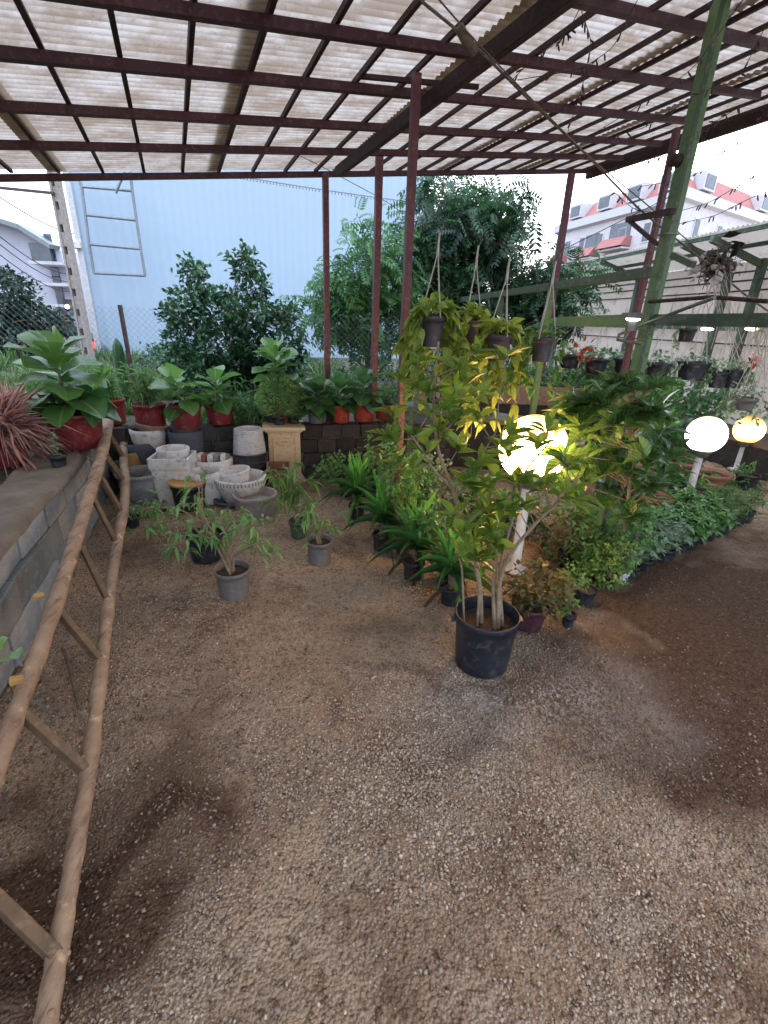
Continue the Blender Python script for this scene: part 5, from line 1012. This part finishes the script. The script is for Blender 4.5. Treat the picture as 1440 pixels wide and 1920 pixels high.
# long trough behind
P=A(950,752,5.6); tro=thing('planter_trough','long dark brown planter trough behind the bench, beneath the hanging pots','planter',(P[0],P[1],0)); MB().box((0,0,P[2]*.5),(1.5,.4,P[2])).build('stand',M['concdk'],tro,smooth=False); mb=MB(); mb.box((0,-.2,P[2]+.1),(1.6,.02,.2)); mb.box((0,.2,P[2]+.1),(1.6,.02,.2)); mb.box((-.8,0,P[2]+.1),(.02,.42,.2)); mb.box((.8,0,P[2]+.1),(.02,.42,.2)); mb.build('trough',M['brown'],tro,smooth=False); MB().box((0,0,P[2]+.07),(1.57,.37,.12)).build('soil',M['soil'],tro,smooth=False); rs.seed(2); lf=MB(); blobs_leaves(lf,[(np.array([x,0,P[2]+.22]),np.array([.2,.15,.1])) for x in (-.6,-.2,.2,.6)],T_oval3,900,.05,.03); lf.build('foliage',M['l_mid'],tro)
# ---------- hanging pots
def hang(x,ytop,yrim,ybot,w,Y,lb,mt,seed,vines=14,vl=.35,mound=26,lm='l_pot',gr='hanging pots with cotton cords',T=T_heart,LL=.075,hook=True,cordm='rope',sprd=1.):
    P=A(x,yrim,Y); Pb=A(x,ybot,Y); h=P[2]-zat(P,ybot); r=w/2/FPX*dep(P); Pt=A(x,ytop,Y); t=thing('hanging_pot',lb,'hanging pot',(P[0],P[1],P[2]-h),gr); z=pot(t,r,h,M[mt],.74,n=32); H=zat(P,ytop)-P[2]+h; rs.seed(seed)
    for k in range(3):
        a=k*2*PI/3+seed; MB().tube(curve((r*math.cos(a),r*math.sin(a),h-.01),(0,0,H-.09),(0,0,0),5),.0032,5).build('cord',M[cordm],t)
    MB().tube([(0,0,H-.11),(0,0,H-.05),(.003,0,H)],[.008,.006,.005],7).build('cord_knot',M[cordm],t)
    MB().tube([(0,0,H-.01),(.012,0,H+.012),(.02,0,H+.03),(.008,0,H+.045),(-.006,0,H+.035)],.0025,6).build('hook',M['greysteel'],t)
    lf=MB();st=MB(); N=int(mound*1.3); D=rdir(N,.6,None,.8); D[:,2]=np.where(D[:,1]<-.2,np.maximum(D[:,2],.45),D[:,2]); P0=np.tile([0,0,h+.01],(N,1))+D*np.array([1,1,.7])*rs.uniform(.02,.10,N)[:,None]*sprd; 
    lf.leaves(T,P0,nrm(D+rs.normal(0,.4,(N,3))),LL*rs.uniform(.6,1.25,N),LL*.75,rs.uniform(.1,1,N),droop=.35,roll=.4)
    for k in range(vines):
        a=rs.uniform(-.55,PI+.55) if rs.rand()<.88 else rs.rand()*6.28; e=np.array([math.cos(a),math.sin(a),0]); l_=vl*rs.uniform(.35,1.1); p=[np.array([0,0,z])+e*r*.5,np.array([0,0,h+.025])+e*r*1.0,np.array([0,0,h-.02])+e*(r+.035)]; q=p[-1]
        for s_ in range(6): q=q+np.array([rs.normal(0,.015),rs.normal(0,.015),-l_/6]); p.append(q)
        st.tube(p,.0018,4,cap=False); p=np.array(p)
        for s_ in range(1,len(p)):
            for _ in range(2): d=rdir(1,-.5,e*.8,.6); lf.leaves(T,[p[s_]],d,LL*rs.uniform(.55,1.05),LL*.7,rs.uniform(.2,1),droop=.4,roll=.4)
    st.build('vine',M['greenstem'],t); lf.build('foliage',M[lm],t); return t,H
HY=2.75; hk=[]
hk.append(hang(813,435,592,650,48,HY,'leftmost hanging pot, the fullest with lime heart leaves','hangpot',1,24,.42,34))
hk.append(hang(883,460,600,645,40,HY+.25,'second hanging pot, half hidden behind the leftmost one','hangpot',2,14,.25,26))
hk.append(hang(938,482,627,675,47,HY,'third hanging pot with long trailing vines','hangpot',3,16,.5,28))
hk.append(hang(1020,490,632,678,43,HY+.1,'rightmost of the four near hanging pots, dark with short foliage','hangpot',4,8,.25,18,lm='l_mid',LL=.06))
# the rod they hang from
q0=A(800,432,HY);q1=A(1060,480,HY+.1)
rod=thing('hanging_wire','thin wire stretched between canopy post and green frame, carrying the four near hanging pots','wire',(0,0,0))
pts=[A(784,420,4.28)]+[np.array([t_.location[0],t_.location[1],t_.location[2]+H+.04]) for t_,H in hk]+[np.array([x0,y0,2.3])]
MB().tube(pts,.0022,5).build('wire',M['wiredk'],rod)
GH='dark hanging baskets in front of the greenhouse'
for i,(x,yt,yr,yb,w,Y,lb,kw) in enumerate(((1235,560,680,710,48,5.0,'wide dark basket just right of the thick green post',{}),(1303,575,678,712,56,5.0,'wide blue black basket with pale foliage, second right of the green post',{}),(1350,560,697,727,32,4.9,'small dark basket hanging lowest beside the wide blue black one',{}),(1383,560,693,728,34,4.9,'dark basket with white flowers near the tangled cords',{}),(1291,560,615,640,32,4.4,'small black square basket hanging high, alone beneath the wire tangle',{}),(1398,600,745,768,44,4.2,'pale grey hanging bowl with white edged leaves above the orange lamp',{}),(1120,585,672,700,42,5.6,'dark basket with orange dry flowers, left of the green post',{}),(1175,590,672,702,46,5.6,'dark bushy basket directly left of the thick green post',{}),(1070,600,665,690,40,5.7,'dark basket hidden among foliage, leftmost before the greenhouse',{}))):
    hang(x,yt,yr,yb,w,Y,lb,'blackblue' if i!=5 else 'greypot',50+i,9 if i!=4 else 1,.18,55 if i!=4 else 3,lm='l_grey',gr=GH,T=T_oval3,LL=.045,sprd=1.7)
rs.seed(8)
lf=MB(); P=A(1412,682,4.9); lf.leaves(T_oval,P+rs.normal(0,.03,(26,3)),rdir(26,.5),.05,.04,.5); 
M['petal']=surf('red_petal',(.6,.02,.03),(.4,.01,.02),20,rough=.5); M['petalo']=surf('orange_petal',(.45,.13,.05),(.3,.09,.04),20,rough=.6)
tag(lf.build('red_flower',M['petal']),'cluster of red blossoms among the hanging baskets near the right edge','flower')
lf=MB(); P=A(1097,668,5.2); lf.leaves(T_oval,P+rs.normal(0,.045,(30,3))*[1,1,1.5],rdir(30,.5),.07,.05,.5); tag(lf.build('dried_bloom',M['petalo']),'dry orange blossoms standing above the dark basket left of the green post','flower')
# rope / wire tangle on cable
P=A(1345,500,3.6); o=thing('cord_tangle','tangled bundle of cords, cloth and plastic scraps hanging on the cable at right','bundle',P); rs.seed(6); mb=MB()
for _ in range(70):
    q=rs.normal(0,.05,3); pts=[q]; d=rdir(1)[0]
    for s_ in range(7): d=nrm(d+rs.normal(0,.7,3)-pts[-1]*5); pts.append(pts[-1]+d*.03)
    mb.tube(pts,.0028,4,cap=False)
mb.build('cords',M['cable'],o); mb=MB(); mb.leaves(T_oval3,rs.normal(0,.05,(26,3)),rdir(26),.09,.05,.5,roll=1); mb.build('plastic_scraps',M['white_pl'],o); mb=MB(); mb.leaves(T_oval3,rs.normal(0,.06,(26,3)),rdir(26),.10,.05,.5,roll=1); mb.build('dark_scraps',M['black'],o)
mb=MB(); 
for k in range(16):
    e=A(1335+rs.uniform(-55,60),rs.uniform(600,700),3.6)-P; s0=rs.normal(0,.03,3); mb.tube(curve(s0,e,rs.normal(0,.05,3)),.0025,4,cap=False)
mb.build('trailing_cords',M['rope'],o)
P=A(1432,590,3.6); o=thing('cord_tangle','second smaller bundle of pale cords with long strands at the right edge','bundle',P); mb=MB()
for k in range(18):
    e=A(rs.uniform(1380,1450),rs.uniform(640,760),3.6)-P; mb.tube(curve(rs.normal(0,.03,3),e,rs.normal(0,.05,3)),.0028,4,cap=False)
mb.build('cords',M['rope'],o)
# cables and string lights across the right
def cab(pts,r,name,lb,ct,mt='cable',nubs=0,grp=None,sag=.0):
    W_=[A(x,y,Y) for x,y,Y in pts]; tt_=np.linspace(0,len(W_)-1,len(W_)*8); ip=np.stack([np.interp(tt_,range(len(W_)),[p[k] for p in W_]) for k in range(3)],1)
    for _ in range(4): ip[1:-1]=(ip[:-2]+ip[1:-1]*2+ip[2:])/4
    o=thing(name,lb,ct,ip[0],grp); L_=ip-ip[0]; mb=MB().tube(L_,r,6)
    if nubs:
        for k in range(0,len(L_)-1):
            for f in np.linspace(0,1,nubs,endpoint=False):
                if rs.rand()<.17:
                    q=L_[k]*(1-f)+L_[k+1]*f; d=rdir(1,-.8,None,.5)[0]; mb.tube([q,q+d*.018,q+d*.03],[.0025,.0042,.003],5)
    mb.build('wire',M[mt],o)
rs.seed(15)
cab([(775,-10,2.3),(880,75,2.5),(1000,195,2.8),(1100,290,3.1),(1200,395,3.4),(1340,505,3.6)],.0055,'thick_cable','thick brown cable running from the top middle down to the cord tangle','cable')
cab([(815,-10,2.3),(885,70,2.48),(1010,200,2.8),(1110,300,3.1),(1215,385,3.4),(1345,500,3.6)],.0032,'thin_cable','thinner cable twisted along the thick brown one','cable')
cab([(860,50,2.46),(872,72,2.48),(890,98,2.52)],.02,'cable_knot','bulging wrapped knot on the thick cable near the roof beam','knot')
cab([(1340,505,3.6),(1400,555,3.6),(1450,590,3.6)],.006,'thin_cable','cable continuing from the cord tangle to the right edge','cable')
SL='twiggy string lights under the canopy'
for pts,lb in (([(1450,195,3.0),(1395,255,3.1),(1340,300,3.2),(1290,335,3.3),(1200,350,3.4)],'string of small bulbs sweeping down from the upper right corner to the green post'),
 ([(1450,305,3.0),(1390,345,3.1),(1330,380,3.2),(1260,400,3.3),(1190,395,3.4),(1130,340,3.4)],'string of bulbs crossing in front of the red roofed apartment'),
 ([(1450,352,3.0),(1400,375,3.1),(1340,405,3.2),(1270,420,3.3)],'lowest bulb string in front of the apartment windows'),
 ([(1395,195,3.0),(1330,235,3.1),(1270,280,3.2),(1200,305,3.3),(1110,325,3.3)],'bulb string dropping from the canopy edge past the maroon slim post'),
 ([(1100,-10,2.4),(1060,70,2.5),(1000,110,2.6),(960,150,2.7)],'bulb string looping below the roof beside the rafter'),
 ([(1090,20,2.4),(1110,80,2.5),(1090,170,2.7),(1060,260,3.0),(1120,300,3.1)],'bulb string hanging in a long loop under the roof centre right'),
 ([(1200,-10,2.4),(1150,90,2.6),(1090,130,2.8),(970,150,3.0)],'bulb string curving left from the top toward the rafter'),
 ([(1400,-10,2.5),(1300,130,2.7),(1180,210,2.9),(1080,270,3.1)],'long bulb string running down behind the green post top'),
 ([(1440,40,2.6),(1390,140,2.8),(1300,180,2.9),(1210,240,3.0),(1130,260,3.1)],'bulb string swagged between the green post and the right edge beam')):
    cab(pts,.0016,'string_lights',lb,'string lights','wiredk',3,SL)
cab([(-20,5,3.2),(130,90,3.6),(360,195,4.2),(590,305,5.1),(720,375,5.6),(800,430,6.0)],.003,'thin_wire','thin dark wire crossing under the roof from upper left to the tree','wire','wiredk')
# ---------- log ladder
lad=thing('log_ladder','rough peeled log ladder leaning along the left block wall','ladder',(0,0,0))
def rail(pix_,r0,r1,nm='rail'):
    W_=np.array([q for q in pix_]); tt_=np.linspace(0,len(W_)-1,len(W_)*8); ip=np.stack([np.interp(tt_,range(len(W_)),W_[:,k]) for k in range(3)],1)
    for _ in range(25): ip[1:-1]=(ip[:-2]+ip[1:-1]*2+ip[2:])/4
    n=len(ip); rr=np.linspace(r0,r1,n)*(1+.05*np.sin(np.arange(n)*.9)+rs.normal(0,.05,n)); mb=MB().tube(ip,rr,16)
    for _ in range(22):
        k=rs.randint(2,n-2); d=nrm(np.cross(ip[k+1]-ip[k-1],rs.normal(0,1,3))); mb.sphere(ip[k]+d*rr[k]*.86,rr[k]*rs.uniform(.22,.42),10,6)
    mb.build(nm,M['wood'],lad); return ip
rs.seed(21)
R1=rail([G(x,y,z) for x,y,z in ((60,2100,.04),(82,1935,.045),(120,1720,.055),(158,1500,.08),(185,1300,.12),(200,1150,.17),(217,1030,.23),(238,930,.30),(232,870,.37),(231,822,.45))],.024,.036)
L1=rail([G(x,y,z) for x,y,z in ((-130,1900,.24),(-70,1640,.26),(-10,1440,.29),(45,1300,.33),(95,1160,.38),(140,1020,.45),(168,925,.53),(190,860,.60),(203,800,.68),(204,752,.78))],.025,.042)
print('ladder z',R1[::8].round(2),L1[::8].round(2))
def at_pix(ip,y): return ip[np.argmin([abs(pix(p)[1]-y) for p in ip])]
for (ya,yb,w) in ((1640,1800,.030),(1560,1700,.001),(1330,1440,.028),(1135,1248,.026),(1010,1130,.026),(925,1020,.024),(885,965,.024),(845,905,.024),(808,858,.024)):
    a=at_pix(L1,ya); b2=at_pix(R1,yb); d=nrm(b2-a);
    if w<.01: continue
    MB().beam(a+d*.01,b2-d*.0,w,w*1.6,(0,0,1)).build('rung',M['rungwood'],lad,smooth=False,bevel=.004)
P=G(135,1290); tag(MB().tube([G(118,1215,.02),G(130,1250,.03),G(140,1290,.02),G(148,1330,.015)],[.008,.009,.009,.007],8).build('stick',M['bark'],None),'short dark curved stick lying on gravel behind the ladder','stick')
for (x,y,lb) in ((73,1118,'small orange foam chip wedged between wall blocks, upper one'),(30,1275,'small orange foam chip on the wall near the left edge, lower one')):
    P=A(x,y,1.55 if y<1200 else 1.05); 
    k=(-1.79+.35*1.97); 
    o=MB().box((0,0,0),(.035,.02,.018),jit=.003).build('foam_chip',M['yellow'],None,smooth=False,loc=P,bevel=.003); o.rotation_euler=(.2,.3,.9); tag(o,lb,'chip')
P=A(8,1235,1.0); t=thing('leaf_sprig','bright green rounded leaf poking in at the left edge over the wall','leaf',P); lf=MB(); lf.leaves(T_fid,[(0,0,0),(-.03,.02,-.01)],[(.6,-.2,.5),(.2,.1,.8)],.07,.06,.9,droop=.2,roll=.1); lf.build('blade',M['l_fid'],t); MB().tube([(0,0,0),(-.06,.02,-.06),(-.12,.05,-.2)],.003,6).build('stalk',M['greenstem'],t)
# sticks and scraps among ladder/pots, fallen leaves
rs.seed(30); N=420; r_=rs.uniform(0,1,N); x=rs.uniform(-1.9,2.6,N); y=rs.uniform(1.3,4.6,N); k=vnoise(x,y,1.6,41)>.45; x=x[k];y=y[k]; P=np.stack([x,y,gh(x,y)+.006],1); lf=MB(); D=rdir(len(P)); D[:,2]*=.15; lf.leaves(T_tiny,P,D,rs.uniform(.012,.03,len(P)),.012,rs.rand(len(P)),droop=.1,roll=.15); tag(lf.build('fallen_leaves',M['l_brown']),'small dry brown leaves scattered on the yard floor','leaf litter',kind='stuff')
# ================================================================== LIGHT + CAMERA
SUN_EL,SUN_ROT=12.,35.
w=bpy.data.worlds.new('World'); sc.world=w; w.use_nodes=True; nt=w.node_tree; nt.nodes.clear()
sky=nt.nodes.new('ShaderNodeTexSky'); sky.sky_type='NISHITA'; sky.sun_disc=False; sky.sun_elevation=math.radians(SUN_EL); sky.sun_rotation=math.radians(SUN_ROT); sky.air_density=1.2; sky.dust_density=3.; sky.ozone_density=2.5
bg=nt.nodes.new('ShaderNodeBackground'); ow=nt.nodes.new('ShaderNodeOutputWorld'); bg.inputs[1].default_value=.15*3.1
hs=nt.nodes.new('ShaderNodeHueSaturation'); hs.inputs['Saturation'].default_value=.45; hs.inputs['Value'].default_value=1.; nt.links.new(sky.outputs[0],hs.inputs['Color'])
c=mix(nt,hs.outputs[0],(7.0,7.9,9.8),.6); tc=nt.nodes.new('ShaderNodeTexCoord'); sz=nt.nodes.new('ShaderNodeSeparateXYZ'); nt.links.new(tc.outputs['Generated'],sz.inputs[0]); mr=nt.nodes.new('ShaderNodeMapRange'); nt.links.new(sz.outputs[2],mr.inputs[0]); mr.inputs[3].default_value=.66; mr.inputs[4].default_value=1.6; vm=nt.nodes.new('ShaderNodeVectorMath'); vm.operation='SCALE'; nt.links.new(c,vm.inputs[0]); nt.links.new(mr.outputs[0],vm.inputs[3]); nt.links.new(vm.outputs[0],bg.inputs[0]); nt.links.new(bg.outputs[0],ow.inputs[0])
sd=bpy.data.lights.new('sun','SUN'); sd.energy=.6; sd.angle=math.radians(14); sd.color=(1,.93,.86); so=bpy.data.objects.new('sun',sd); col.objects.link(so)
az=math.radians(SUN_ROT); el=math.radians(SUN_EL); dirn=Vector((math.sin(az)*math.cos(el),math.cos(az)*math.cos(el),math.sin(el)))
so.rotation_euler=dirn.to_track_quat('Z','Y').to_euler()
cd=bpy.data.cameras.new('camera'); co_=bpy.data.objects.new('camera',cd); col.objects.link(co_); sc.camera=co_
cd.sensor_fit='VERTICAL'; cd.sensor_height=36; cd.lens=36*FPX/1920; cd.clip_start=.02; cd.clip_end=8000
from mathutils import Matrix
mt=Matrix(((R_[0],U_[0],-F_[0],0),(R_[1],U_[1],-F_[1],0),(R_[2],U_[2],-F_[2],CH),(0,0,0,1))); co_.matrix_world=mt
sc.view_settings.view_transform='Standard'; sc.view_settings.look='None'; sc.view_settings.exposure=0; sc.view_settings.gamma=1
sc.render.engine='CYCLES'; cy=sc.cycles; cy.use_denoising=True; cy.max_bounces=5; cy.diffuse_bounces=3; cy.glossy_bounces=2; cy.transmission_bounces=3; cy.transparent_max_bounces=6; cy.caustics_reflective=False; cy.caustics_refractive=False; cy.sample_clamp_indirect=4; cy.use_adaptive_sampling=True; cy.adaptive_threshold=.03
sc.render.resolution_x=768; sc.render.resolution_y=1024
